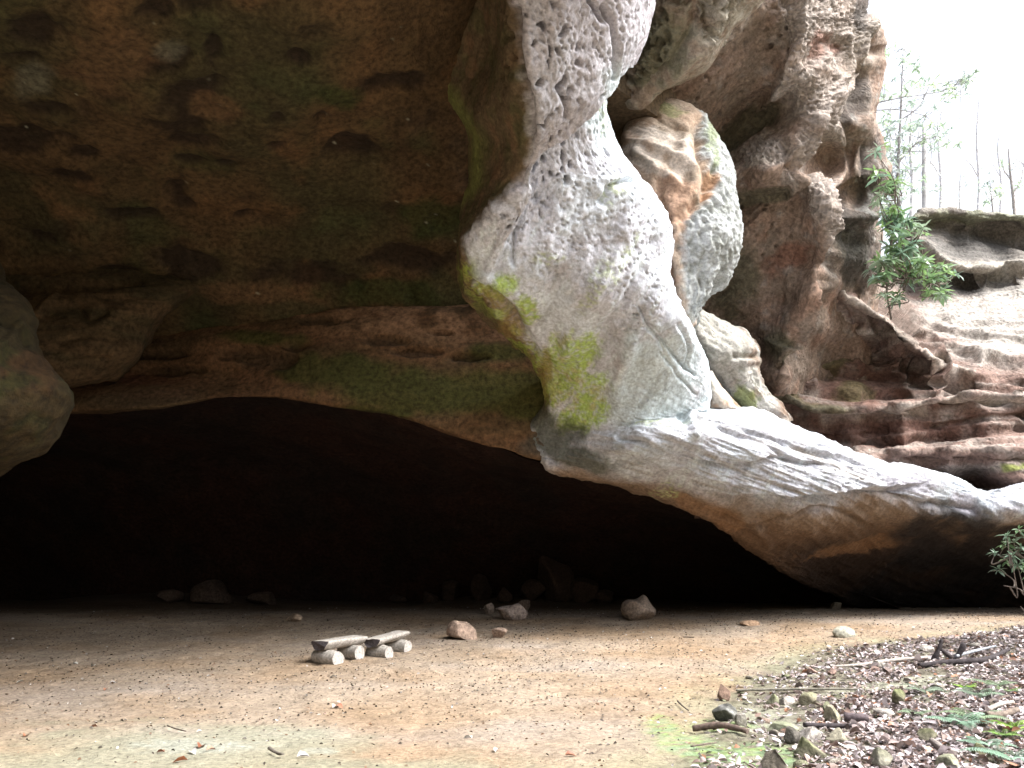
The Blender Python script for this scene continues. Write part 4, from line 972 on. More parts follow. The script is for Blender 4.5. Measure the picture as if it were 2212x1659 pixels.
bul = [
 [(-700,420,10.5),(-400,420,10.6),(-200,430,10.9),(-80,440,11.4),(-60,450,12.6)],
 [(-700,560,10.0),(-350,560,10.0),(-120,570,10.2),(-20,585,10.9),(-6,598,12.4)],
 [(-700,640,9.8),(-350,640,9.7),(-110,645,9.9),(22,640,10.6),(34,652,12.4)],
 [(-700,690,9.7),(-350,695,9.5),(-90,695,9.7),(50,692,10.4),(62,700,12.2)],
 [(-700,740,9.7),(-350,740,9.4),(-60,735,9.6),(52,728,10.3),(64,734,11.6)],
 [(-700,790,9.7),(-350,790,9.4),(-50,788,9.5),(84,790,10.2),(98,796,11.8)],
 [(-700,840,9.7),(-350,840,9.4),(-40,842,9.5),(122,838,10.2),(134,846,12)],
 [(-700,890,9.8),(-350,890,9.4),(-60,892,9.5),(122,872,10.3),(132,882,12)],
 [(-700,950,10.0),(-350,950,9.6),(-90,945,9.7),(92,932,10.5),(100,940,12)],
 [(-700,1010,10.3),(-350,1005,10.0),(-120,995,10.1),(55,980,10.8),(62,984,12.2)],
 [(-700,1045,10.8),(-350,1040,10.6),(-140,1025,10.6),(-10,1015,11.2),(0,1018,12.4)],
 [(-700,1050,12.4),(-350,1045,12.4),(-140,1030,12.4),(-30,1020,12.6),(-20,1022,13.4)],
]
def bu_disp(p, u, v):
    lam = fbm(rot(p, 0, 0, 20) * np.array([0.4, 0.4, 2.0]), 1.4, 3, off=5)
    return 0.13 * fbm(p, 1.0, 4, off=3) + 0.09 * lam + 0.02 * fbm(p, 5, 3) + line_feat(u, v, [([(0, 690), (40, 715), (60, 740)], -0.08, 8), ([(40, 700), (20, 735), (-20, 760)], 0.07, 8), ([(20, 780), (90, 800)], -0.05, 12)])
def bu_col(p, u, v, e):
    n1, n2 = fbm(p, 0.9, 4, off=2), fbm(p, 2.8, 4, off=12)
    c = mix([0.038, 0.026, 0.010], [0.028, 0.021, 0.008], sstep(-0.2, 0.3, n1))
    c = mix(c, [0.054, 0.026, 0.011], blobs(u, v, [(60, 800, 70, 40)], n2) * 0.6)
    c = mix(c, [0.019, 0.020, 0.005], sstep(0.1, 0.4, n2 - 0.3 * n1) * 0.7)
    return c * (1 + 0.4 * n2)[:, None]
sheet('cliff_buttress', loft(bul, 0.03), M_CEIL, bu_disp, bu_col)

# ------------------------------------------------------------------ the mass of the hill over and behind the shelter, and its left end
def prism(name, poly, z0, z1, col):
    n = len(poly)
    v = [(x, y, z0) for x, y in poly] + [(x, y, z1) for x, y in poly]
    me = bpy.data.meshes.new(name)
    me.from_pydata(v, [], [tuple(range(n))[::-1], tuple(range(n, 2 * n))] + [(i, (i + 1) % n, n + (i + 1) % n, n + i) for i in range(n)])
    set_col(me, np.tile(col, (2 * n, 1)))
    return tag(link(name, me, M_BROWN), kind='structure')
prism('hill', [(-60, -9), (-13.2, -9), (-11.5, -4), (-7.2, 0), (-3.4, 4.2), (-0.5, 8.8), (0.9, 13.2), (3.2, 15.6), (5.0, 18), (7.6, 21.5), (9.5, 24.5), (10.2, 30), (13, 40), (14, 60), (-60, 60)], 11.2, 17.5, [0.15, 0.11, 0.07])
prism('hill_side', [(-60, -9), (-21, -9), (-19.5, 0), (-18.5, 8), (-18.5, 16), (-18, 24), (-17, 32), (14, 34), (14, 60), (-60, 60)], -1, 11.0, [0.15, 0.11, 0.07])

# unseen slope added behind and beside the viewer; it blocks the shelter's low sky
def sky_blocker():
    az = np.radians(np.linspace(80, 275, 130)); r = np.linspace(0, 1, 60)
    A, R = np.meshgrid(az, r)
    rad = 16 + 50 * R
    h = 27 * sstep(0, 1, R) * sstep(math.radians(80), math.radians(120), A)
    x, y = np.sin(A) * rad, np.cos(A) * rad
    p = np.stack([x, y, h], -1).reshape(-1, 3)
    n = fbm(p, 0.15, 4)
    G = np.stack([x, y, h * (1 + 0.15 * n.reshape(h.shape)) - 0.25], -1)
    c = mix([0.05, 0.055, 0.03], [0.09, 0.07, 0.045], sstep(-0.2, 0.3, n))
    tag(link('sky_blocker_slope', grid_mesh('sky_blocker_slope', G, c), M_GROUND), kind='structure')
sky_blocker()

# ------------------------------------------------------------------ things on the ground
OBST = []
def gpt(u, v):
    g = ground_hit(u, v)
    return np.array([g[0], g[1], float(gz(g[0], g[1])[0])])

def ico(n=4):
    import bmesh
    bm = bmesh.new(); bmesh.ops.create_icosphere(bm, subdivisions=n, radius=1)
    bm.verts.ensure_lookup_table()
    v = np.array([q.co[:] for q in bm.verts]); f = np.array([[q.index for q in t.verts] for t in bm.faces]); bm.free()
    return v, f
ICO, ICO3 = ico(5), ico(4)

def stone_pts(seed, angular=6, rough=0.12, base=ICO3):
    r = np.random.default_rng(seed)
    v = base[0].copy()
    for _ in range(int(angular * 1.35)):
        n = r.normal(size=3); n /= np.linalg.norm(n); d = r.uniform(0.36, 0.72)
        e = v @ n - d
        v = v - np.where(e > 0, e * 0.93, 0)[:, None] * n
    k = 1 + rough * fbm(v, 1.3, 4, off=seed * 3.1) + 0.35 * rough * fbm(v, 5, 3, off=seed * 1.7)
    v = v * k[:, None]
    v = v - (v.max(0) + v.min(0)) / 2
    return v / ((v.max(0) - v.min(0)) / 2)

def stone(name, u, vb, wpx, hpx, label, colour=(0.3, 0.25, 0.2), seed=1, angular=6, depth=0.8, sink=0.22, yaw=0.0, cat='rock', group=None, lobes=None, moss=0.0, fine=ICO3, stripe=0, tilt=0.0):
    g = gpt(u, vb)
    k = math.hypot(g[1], 0) / FPX * 1.02
    W, H = wpx * k / 2, hpx * k / 2 / (1 - sink * 0.8)
    v = stone_pts(seed, angular, base=fine)
    if lobes:
        for (dx, dz, r_) in lobes:
            d = np.linalg.norm(v[:, [0, 2]] - np.array([dx, dz]), axis=1)
            v[:, 2] += r_ * np.exp(-(d / 0.42) ** 2)
        v = v - (v.max(0) + v.min(0)) / 2; v = v / ((v.max(0) - v.min(0)) / 2)
    if tilt:
        v = rot(v, 0, 0, tilt)
    v = v * np.array([W, W * depth, H])
    v = rot(v, yaw)
    n1, n2 = fbm(v / W, 1.4, 4, off=seed), fbm(v / W, 4, 3, off=seed * 2)
    c = np.array(colour) * (1 + 0.35 * n1 + 0.3 * n2)[:, None]
    if moss:
        c = mix(c, [0.15, 0.17, 0.07], sstep(0.1, 0.8, v[:, 2] / H + 0.5 * n1) * moss)
    if stripe:
        c = mix(c, [0.42, 0.42, 0.40], np.exp(-(((v[:, 0] * 0.6 + v[:, 2]) / H - 0.55) / 0.22) ** 2) * 0.8)
    if cat == 'stone': OBST.append((g[0], g[1] + W * depth * 0.3, W * 0.9))
    o = link(name, raw_mesh(name, v, fine[1], c), M_STONE)
    o.location = (g[0], g[1] + W * depth * 0.3, g[2] + H * (1 - 2 * sink * 0.8))
    tag(o, label, cat, group)
    return o

PINK, TAN, GREY, DARK, GREEN, PALE = (0.34, 0.25, 0.195), (0.33, 0.25, 0.18), (0.27, 0.25, 0.22), (0.10, 0.085, 0.075), (0.19, 0.19, 0.13), (0.36, 0.33, 0.30)
SAND = 'rocks lying on the sand'
stone('rock', 997, 1384, 64, 36, 'flat-topped pinkish rock on the sand just beyond the log benches', PINK, 3, 7, .85, .2, 0.3, group=SAND, fine=ICO)
stone('rock', 1079, 1379, 33, 20, 'small tan rock on the sand beside the flat pinkish rock', PINK, 5, 5, .8, .3, group=SAND)
stone('rock', 1105, 1340, 66, 32, 'grey-pink two-lobed rock on the sand, behind the small tan rock', (0.31, 0.25, 0.215), 8, 3, .7, .22, group=SAND, lobes=[(0.35, 0.5, .7), (-0.5, 0.2, .45)], fine=ICO)
stone('rock', 1056, 1327, 21, 23, 'small pointed rock close behind the grey-pink two-lobed rock', (0.27, 0.215, 0.175), 10, 5, .8, .2, group=SAND)
stone('rock', 1382, 1340, 72, 50, 'large lumpy heart-shaped rock alone on the sand near the dark back', (0.30, 0.235, 0.185), 14, 3, .8, .14, group=SAND, lobes=[(0.4, 0.6, .8), (-0.45, 0.35, .6)], fine=ICO)
stone('rock', 1824, 1376, 46, 20, 'rounded pale grey-green rock half sunk in the sand under the beam', (0.33, 0.32, 0.26), 17, 3, .8, .34, group=SAND)
stone('rock', 633, 1345, 36, 16, 'low dim rock on the shaded sand behind the log benches', TAN, 21, 4, .8, .3, group=SAND)
stone('rock', 1620, 1352, 40, 9, 'flat orange-tan rock barely showing in the sand right of the lumpy heart-shaped rock', (0.34, 0.23, 0.15), 23, 3, .8, .4, group=SAND)
stone('rock', 1130, 1318, 30, 22, 'dim round rock in the gloom just behind the grey-pink two-lobed rock', (0.2, 0.15, 0.12), 26, 3, .8, .2, group=SAND)
stone('rock', 1808, 1316, 20, 14, 'tiny dark rock at the shaded foot of the beam', (0.2, 0.17, 0.13), 27, 3, .8, .2, group=SAND)
DEEP = 'fallen rocks in the dark at the back of the cave'
for k_, (u_, v_, w_, h_) in enumerate([(1040, 1298, 46, 56), (976, 1296, 50, 40), (1092, 1302, 40, 30), (1150, 1300, 60, 44), (1200, 1300, 80, 92), (1262, 1300, 66, 50), (1310, 1301, 46, 26), (930, 1300, 40, 22), (860, 1302, 40, 18), (560, 1304, 60, 26), (450, 1304, 90, 48), (360, 1304, 60, 26)]):
    stone('rock', u_, v_, w_, h_, 'fallen brown rock among the rubble in the dark at the back of the cave', (0.055, 0.036, 0.027) if u_ > 800 else (0.075, 0.052, 0.04), 40 + k_, 5, .8, .12, k_ * 40, cat='rock', group=DEEP)

LITR = 'stones in the leaf litter'
L_ = [
 (1564, 1509, 28, 32, 'dark reddish pointed stone at the sand edge by the end of the straight pole', (0.15, 0.10, 0.075), 61, 6, .2, 0),
 (1568, 1556, 50, 34, 'dark rounded stone with a white stripe across its top', (0.10, 0.10, 0.09), 62, 3, .2, 0),
 (1600, 1570, 24, 24, 'small grey stone against the end of the white-striped stone', GREY, 63, 5, .2, 0),
 (1671, 1521, 24, 24, 'small pointed greenish stone just below the straight pole', GREEN, 64, 6, .2, .4),
 (1698, 1516, 36, 16, 'low pale stone below the pole, between two greenish stones', PALE, 65, 5, .3, 0),
 (1747, 1522, 36, 22, 'angular tan-topped stone with a dark face below the straight pole', (0.26, 0.24, 0.17), 66, 7, .2, .3),
 (1792, 1543, 24, 26, 'small greenish stone leaning on a bigger tan block', GREEN, 67, 6, .2, .2),
 (1806, 1561, 38, 34, 'tan angular block in front of the small greenish stone', (0.30, 0.28, 0.20), 68, 7, .2, 0),
 (1713, 1611, 34, 32, 'black-faced rounded stone beside the pale flat one', (0.12, 0.11, 0.095), 69, 6, .16, 0),
 (1752, 1610, 48, 30, 'pale flat-sided stone beside the black-faced rounded stone', PALE, 70, 7, .2, 0),
 (1814, 1613, 58, 28, 'long low grey-tan stone with a rounded top, right of the pale flat-sided stone', (0.26, 0.24, 0.18), 71, 4, .25, 0),
 (1752, 1645, 58, 40, 'square mossy block, dark on its front face', (0.20, 0.19, 0.13), 72, 8, .14, .5),
 (1680, 1672, 76, 40, 'large dark-edged stone cut by the bottom of the picture below the square mossy block', (0.16, 0.14, 0.11), 73, 6, .2, 0),
 (1651, 1559, 24, 12, 'small brown stone on bare soil right of the white-striped stone', (0.2, 0.15, 0.12), 74, 5, .3, 0),
 (1692, 1586, 66, 20, 'broad low greenish slab of stone on the bare soil', (0.25, 0.26, 0.19), 75, 4, .4, .3),
 (1948, 1525, 36, 32, 'dark mossy stump-like stone amid the leaves', (0.14, 0.13, 0.085), 76, 6, .2, .6),
 (2032, 1497, 34, 16, 'grey-brown wedge of stone beside the bare path', (0.21, 0.19, 0.16), 77, 6, .3, 0),
 (1913, 1548, 44, 16, 'pale flat stone lying right of the short dark log', PALE, 78, 6, .3, 0),
 (2012, 1616, 44, 28, 'dark mossy brick-shaped stone near the ferns', (0.13, 0.12, 0.085), 79, 8, .2, .4),
 (1909, 1660, 46, 40, 'sharp dark stone with a pale top at the bottom edge of the picture', (0.20, 0.19, 0.15), 80, 6, .2, .2),
 (2122, 1636, 38, 28, 'olive stone beside the lowest fern', (0.20, 0.19, 0.12), 81, 6, .2, .4),
 (2053, 1664, 46, 30, 'flat pale-green stone at the bottom edge beside the grey log', (0.27, 0.27, 0.20), 82, 5, .25, .2),
 (1905, 1443, 30, 12, 'flat grey stone under the long pale branch', GREY, 83, 6, .3, 0),
 (2004, 1411, 30, 14, 'pale grey stone behind the long pale branch', PALE, 84, 5, .3, 0),
 (1700, 1470, 20, 9, 'small dark mossy stone at the litter edge above the pole', (0.13, 0.13, 0.09), 85, 4, .3, .4),
 (1755, 1462, 26, 12, 'reddish flat stone above the middle of the pole', (0.25, 0.17, 0.14), 86, 6, .3, 0),
 (1800, 1463, 26, 14, 'reddish stone with a dark notch above the right end of the pole', (0.22, 0.15, 0.125), 87, 6, .3, 0),
 (2104, 1398, 26, 10, 'small grey stone behind the dark fallen log', GREY, 88, 5, .3, 0),
]
for (u_, v_, w_, h_, lab, c_, sd_, an, sk, ms_) in L_:
    stone('stone', u_, v_, w_, h_, lab, c_, sd_, an, .8, sk, (sd_ * 37) % 60 - 30, cat='stone', group=LITR, moss=ms_, stripe=1 if sd_ == 62 else 0)

# small anonymous chips of stone in the soil: too many to count, one object
def chips():
    r = np.random.default_rng(5)
    V, F, C = [], [], []; off = 0
    base = ico(2)
    n = 0
    while n < 420:
        x, y = r.uniform(1.0, 13), r.uniform(4.6, 19)
        if poly_sd(np.array([x]), np.array([y]), LIT)[0] < 0.02 or r.random() > (0.35 + 0.65 * (y < 11)): continue
        sz = r.uniform(0.02, 0.06) * (1.6 if r.random() < .1 else 1)
        v = base[0] * (1 + 0.3 * r.normal(size=(1, 3))) ; nrm = r.normal(size=3); nrm /= np.linalg.norm(nrm)
        e = v @ nrm - 0.3; v = v - np.where(e > 0, e, 0)[:, None] * nrm
        v = rot(v * np.array([1, .8, .5]) * sz, r.uniform(0, 360)) + np.array([x, y, float(gz(x, y)[0]) + sz * 0.2])
        V.append(v); F.append(base[1] + off); off += len(v); n += 1
        C.append(np.tile(np.array([[.2, .18, .15], [.1, .09, .08], [.28, .26, .2], [.17, .17, .11]][r.integers(4)]), (len(v), 1)))
    o = link('gravel', raw_mesh('gravel', np.concatenate(V), np.concatenate(F), np.concatenate(C)), M_STONE)
    tag(o, kind='stuff', label='small chips of stone scattered through the leaf litter', cat='gravel')
chips()

# ------------------------------------------------------------------ leaves
LV = np.array([(0, 0, 0), (-.32, .32, .5), (0, .34, 0), (.32, .32, .5), (-.27, .68, .4), (0, .68, 0), (.27, .68, .4), (0, 1, 0)], float)
LF = np.array([(0, 2, 1), (0, 3, 2), (1, 2, 5), (1, 5, 4), (2, 3, 6), (2, 6, 5), (4, 5, 7), (5, 6, 7)])
def leaves(pos, size, yaw, pitch, roll, col, width=1.0, curl=0.3, bend=0.0):
    """many leaves as one vertex / face / colour set; arrays of length n (curl may be an array)"""
    n = len(pos)
    a = np.broadcast_to
    size, yaw, pitch, roll, width, curl, bend = (a(np.asarray(q, float), (n,)) for q in (size, yaw, pitch, roll, width, curl, bend))
    L = np.repeat(LV[None], n, 0).copy()
    L[:, :, 0] *= width[:, None]
    L[:, :, 2] = L[:, :, 2] * (curl * width * 0.6)[:, None] - bend[:, None] * L[:, :, 1] ** 2
    L *= size[:, None, None]
    def R(axis, ang):
        c, s_ = np.cos(ang), np.sin(ang); M = np.zeros((n, 3, 3))
        i, j = {'x': (1, 2), 'y': (2, 0), 'z': (0, 1)}[axis]; k = 3 - i - j
        M[:, i, i] = c; M[:, j, j] = c; M[:, i, j] = -s_; M[:, j, i] = s_; M[:, k, k] = 1
        return M
    M = R('z', yaw) @ R('x', pitch) @ R('y', roll)
    V = np.einsum('nij,nkj->nki', M, L) + np.asarray(pos)[:, None]
    F = (LF[None] + (np.arange(n) * 8)[:, None, None]).reshape(-1, 3)
    C = np.repeat(np.asarray(col)[:, None], 8, 1).reshape(-1, 3)
    return V.reshape(-1, 3), F, C

def litter():
    r = np.random.default_rng(21)
    N = 380000
    y = 4.6 + (21 - 4.6) * r.random(N) ** 1.1; x = r.uniform(0.08, 0.82, N) * y
    sdl = poly_sd(x, y, LIT)
    p = np.stack([x, y, np.zeros(N)], 1)
    dens = 0.50 + 0.95 * fbm(p, 1.1, 4, off=6)
    u, v = proj(np.stack([x, y, gz0(x, y)], 1))
    bare = blobs(u, v, [(1960, 1478, 190, 16, -6), (2080, 1495, 130, 10, -8), (1640, 1560, 130, 50), (1620, 1620, 120, 40), (1680, 1440, 90, 26, -12)], 0.5 * fbm(p, 2, 3))
    dens = np.clip(dens, 0.06, 1) * 0.62 * sstep(-0.1, 0.6, sdl + 0.3 * fbm(p, 2, 2, off=8)) * (1 - 0.72 * bare) * np.interp(u, [1500, 1750, 1950, 2212], [0.16, 0.34, 0.85, 1.0])
    k = r.random(N) < dens
    x, y = x[k], y[k]
    hid = np.zeros(len(x), bool)
    for (ox, oy, orr) in OBST:
        hid |= (x - ox) ** 2 + (y - oy) ** 2 < orr ** 2
    hid &= r.random(len(x)) < .9
    x, y = x[~hid], y[~hid]; n = len(x)
    pal = np.array([(.42, .37, .37), (.46, .41, .42), (.36, .29, .275), (.22, .155, .13), (.13, .09, .075), (.30, .15, .09), (.50, .45, .46), (.40, .34, .335), (.10, .08, .075)])  # pale tones take the wet leaves' sky sheen into the colour
    c = pal[r.choice(len(pal), n, p=[.19, .14, .14, .12, .11, .04, .09, .08, .09])] * r.uniform(.72, 1.25, (n, 1))
    sz = .028 + .075 * r.random(n) ** 1.6 + .05 * (r.random(n) < .06)
    z = gz(x, y) + 0.012 + r.random(n) * 0.022
    V, F, C = leaves(np.stack([x, y, z], 1), sz, r.uniform(0, 6.28, n), r.normal(.03, .20, n), r.normal(0, .34, n), c, r.uniform(.5, 1.3, n), r.uniform(-.6, 1.4, n), r.uniform(-.25, .45, n))
    o = link('leaf_litter', raw_mesh('leaf_litter', V, F, C), M_LEAF)
    tag(o, kind='stuff', label='pale pinkish-brown fallen leaves covering the ground at the right', cat='leaf litter')

def sand_debris():
    r = np.random.default_rng(31)
    N = 90000
    y = 5 + 17.5 * r.random(N) ** 0.8; x = r.uniform(-0.72, 0.62, N) * y
    sdl = poly_sd(x, y, LIT)
    p = np.stack([x, y, np.zeros(N)], 1)
    d = np.clip(0.42 + 0.8 * fbm(p, 0.7, 3, off=3), 0.05, 1) * (sdl < 0.1) * np.interp(y, [5, 8, 10, 13, 17, 22], [.10, .25, .65, 1, 1, .6]) * np.interp(x, [-12, -6, -2, 1, 10], [.5, .7, .9, 1, 1])
    k = r.random(N) < d * 0.85
    x, y = x[k], y[k]; n = len(x)
    t = r.random(n)
    c = np.where((t < .62)[:, None], [.075, .058, .048], np.where((t < .86)[:, None], [.17, .095, .055], np.where((t < .94)[:, None], [.28, .20, .13], [.46, .43, .41]))) * r.uniform(.7, 1.3, (n, 1))
    sz = r.uniform(.014, .046, n) * np.where(t > .94, 1.3, 1)
    V, F, C = leaves(np.stack([x, y, gz(x, y) + .007], 1), sz, r.normal(1.2, .9, n), r.normal(.05, .2, n), r.normal(0, .5, n), c, r.uniform(.35, 1.1, n), r.uniform(0, 1.2, n), 0.1)
    o = link('sand_debris', raw_mesh('sand_debris', V, F, C), M_LEAF)
    tag(o, kind='stuff', label='dark flecks of leaf and bark scattered over the sand', cat='debris')
sand_debris()

def leaf_thing(u, v, size, col, label, yaw, group='single fallen leaves on the sand', n=1, seed=0):
    r = np.random.default_rng(100 + seed)
    g = gpt(u, v)
    V, F, C = leaves(np.zeros((1, 3)), [size], [yaw], [0.12], [0.25], [col], [0.95], [0.9], [0.25])
    me = raw_mesh('fallen_leaf', V, F, C)
    o = link('fallen_leaf', me, M_LEAF); o.location = (g[0], g[1], g[2] + .012)
    tag(o, label, 'leaf', group)
RED, BRN, WHT, GRY = (.42, .15, .07), (.22, .09, .05), (.52, .50, .47), (.30, .28, .27)
for k_, q in enumerate([
 (428, 1646 - 24, .13, BRN, 'dark red-brown curled leaf, the biggest on the greenish sand near the bottom'), (405, 1652, .12, RED, 'orange-red leaf cut by the bottom edge of the picture'),
 (412, 1630, .11, WHT, 'white curled leaf right beside the biggest red-brown one'), (445, 1628, .10, (.36, .2, .14), 'pinkish-brown leaf touching the biggest red-brown one'),
 (355, 1633, .08, BRN, 'small brown leaf left of the white curled leaf'), (231, 1490, .09, RED, 'lone orange leaf on the sand well left of the benches'),
 (236, 1478, .09, GRY, 'grey leaf lying just behind the lone orange leaf'), (203, 1439, .12, WHT, 'long white leaf, the farthest of the pale ones at the left'),
 (50, 1474, .10, WHT, 'white leaf on the sand near the left edge of the picture'), (158, 1435, .09, WHT, 'narrow white leaf left of the long white leaf'),
 (50, 1600, .09, (.30, .13, .07), 'rusty leaf on greenish sand near the left edge'), (210, 1578, .08, BRN, 'brown leaf alone on greenish sand below the lone orange leaf'),
 (726, 1528, .12, (.44, .2, .13), 'salmon-pink leaf on the sand below the nearer bench'), (718, 1531, .12, WHT, 'white leaf touching the salmon-pink leaf'),
 (726, 1468, .10, WHT, 'white leaf directly in front of the nearer bench'), (600, 1556, .08, WHT, 'white leaf left of the salmon-pink leaf, low on the sand'),
 (640, 1645, .12, (.45, .42, .43), 'large pale leaf near the bottom edge right of the crooked stub'), (1020, 1605, .10, WHT, 'white leaf on bare sand midway along the bottom'),
 (1078, 1366 + 260, .10, WHT, 'white leaf near the edge of the green moss'), (1220, 1642, .10, BRN, 'brown leaf lying at the lower left of the moss patch')]):
    leaf_thing(*q, yaw=k_ * 1.9, seed=k_)

# ------------------------------------------------------------------ sticks and branches
def tube(pts, rad, sides=9, wob=0.12, seed=0, cap=True):
    """skin a polyline; returns vertices, faces"""
    pts = np.asarray(pts, float); rad = np.broadcast_to(np.asarray(rad, float), (len(pts),))
    t = np.concatenate([[0], np.cumsum(np.linalg.norm(pts[1:] - pts[:-1], axis=1))])
    m = max(6, int(t[-1] / max(0.035, rad.mean() * 0.9))); m = min(m, 90)
    s_ = np.linspace(0, t[-1], m)
    c = hspline(t, pts, s_) if len(pts) > 2 else pts[0] + (pts[1] - pts[0]) * (s_ / t[-1])[:, None]
    rr_ = np.interp(s_, t, rad)
    T = np.gradient(c, axis=0); T /= np.linalg.norm(T, axis=1)[:, None] + 1e-9
    up = np.array([0, 0, 1.0]) if abs(T[:, 2]).mean() < .8 else np.array([0, 1.0, 0])
    X = np.cross(T, up); X /= np.linalg.norm(X, axis=1)[:, None] + 1e-9
    Yv = np.cross(X, T)
    a = np.linspace(0, 2 * math.pi, sides, endpoint=False)
    V = c[:, None] + rr_[:, None, None] * (np.cos(a)[None, :, None] * X[:, None] + np.sin(a)[None, :, None] * Yv[:, None])
    if wob:
        q = V.reshape(-1, 3); k = perlin(q / (rr_.mean() * 2.2) + seed * 7.7)
        V = V + ((V - c[:, None]) * (wob * 2.2 * k).reshape(m, sides, 1))
    F = []
    for i in range(m - 1):
        for j in range(sides):
            F.append((i * sides + j, i * sides + (j + 1) % sides, (i + 1) * sides + (j + 1) % sides, (i + 1) * sides + j))
    if cap:
        F.append(tuple(range(sides))[::-1]); F.append(tuple((m - 1) * sides + j for j in range(sides)))
    return V.reshape(-1, 3), F

def poly_obj(name, parts, mat, parent=None, smooth=True):
    """parts: list of (V, F, colour) joined into ONE mesh"""
    V, F, C = [], [], []; off = 0
    for v, f, c in parts:
        V.append(v); F += [tuple(i + off for i in q) for q in f]; off += len(v)
        n = fbm(v, 18, 3, off=3)
        C.append(np.array(c)[None] * (1 + 0.35 * n)[:, None])
    me = bpy.data.meshes.new(name); me.from_pydata(np.concatenate(V).tolist(), [], F)
    if smooth:
        me.polygons.foreach_set('use_smooth', [len(q) == 4 for q in F])
    set_col(me, np.concatenate(C))
    return link(name, me, mat, parent)

STK = 'sticks and logs in the leaf litter'
def stick(name, pts, rpx, colour, label, cat='stick', lift=0.6, group=STK, seed=0):
    g = [gpt(a, b) for a, b in pts]
    k = np.mean([q[1] for q in g]) / FPX
    r = np.asarray(rpx, float) * k
    W = np.array(g); W[:, 2] += (np.asarray(r) * lift) + 0.035
    rm = float(np.max(r))
    for a_, b_ in zip(W[:-1], W[1:]):
        for t_ in np.linspace(0, 1, 14):
            q_ = a_ * (1 - t_) + b_ * t_; OBST.append((q_[0], q_[1] - rm * .8, rm * 1.25))
    o0 = W.mean(0)
    v, f = tube(W - o0, r, seed=seed)
    o = poly_obj(name, [(v, f, colour)], M_WOOD); o.location = o0
    return tag(o, label, cat, group)
BARK, LIGHT, BLK = (.12, .095, .08), (.36, .32, .29), (.045, .038, .04)
stick('pole', [(1590, 1499), (1720, 1500), (1866, 1496)], [2.2, 2.6, 2.2], (.17, .16, .13), 'long straight grey pole lying across the edge of the leaf litter', 'pole', seed=1)
stick('log', [(1497, 1582), (1555, 1586), (1616, 1595)], [6, 6.5, 5.5], (.13, .095, .08), 'rotten brown log lying on the green moss patch', 'log', seed=2)
stick('stick', [(1738, 1580), (1800, 1578), (1860, 1577)], [4.5, 5, 3.5], BLK, 'black wet stick below the tan angular block', seed=3)
stick('log', [(1824, 1560), (1850, 1562), (1876, 1562)], [9, 9, 7], (.10, .08, .085), 'short thick dark log with a black sawn end', 'log', seed=4)
stick('branch', [(1796, 1446), (1850, 1443), (1900, 1435), (1960, 1430), (2014, 1425)], [1.8, 3, 4.2, 4.2, 3.5], LIGHT, 'long pale barkless branch reaching to the forked snag', 'branch', seed=5)
stick('log', [(1985, 1443), (2050, 1439), (2112, 1434), (2180, 1409)], [5, 5.5, 6, 4], BLK, 'long dark fallen log at the foot of the forked snag', 'log', seed=6)
stick('stick', [(2066, 1429), (2110, 1417), (2152, 1404)], [2.6, 3, 2], (.28, .30, .33), 'bluish-grey stick leaning along the dark fallen log', lift=2.5, seed=7)
stick('stick', [(2135, 1527), (2156, 1520), (2180, 1512)], [4, 4, 3], BARK, 'dark brown stick at the right edge, above the pale one', seed=8)
stick('stick', [(2135, 1543), (2160, 1537), (2190, 1529)], [4.5, 4.5, 4], LIGHT, 'pale grey stick at the right edge between two darker ones', seed=9)
stick('log', [(2131, 1560), (2160, 1556), (2200, 1548)], [7, 7, 6], (.17, .135, .11), 'brown log at the right edge under the pale grey stick', 'log', seed=10)
stick('log', [(2016, 1624), (2040, 1634), (2066, 1646)], [7, 7, 5], (.24, .21, .19), 'short grey log near the bottom edge beside the pale-green stone', 'log', seed=11)
stick('stick', [(1493, 1629), (1520, 1624), (1548, 1616)], [1.6, 2, 1.4], BARK, 'thin twig on the green moss below the rotten log', seed=12)
stick('stick', [(2050, 1587 - 22), (2075, 1572), (2108, 1579)], [4, 4, 3], (.27, .24, .21), 'grey stick half hidden by the fern fronds', seed=13)
stick('stick', [(360, 1580), (380, 1586), (401, 1592)], [1.3, 1.5, 1.0], BARK, 'thin curved twig on the greenish sand near the bottom', group='twigs on the sand', seed=14)
stick('stick', [(580, 1632), (596, 1636), (610, 1644)], [3.5, 3, 2], (.15, .13, .11), 'short crooked wooden stub on the sand near the bottom', group='twigs on the sand', seed=15)
stick('stick', [(1500, 1512 - 130), (1475, 1380)], [1.2, 1.0], BARK, 'tiny twig on the sand in front of the lumpy heart-shaped rock', group='twigs on the sand', seed=16)
stick('stick', [(1464, 1519), (1475, 1527), (1487, 1535)], [2.0, 1.6, 1.2], BARK, 'thin twig on the sand just left of the white-striped stone', group='twigs on the sand', seed=17)

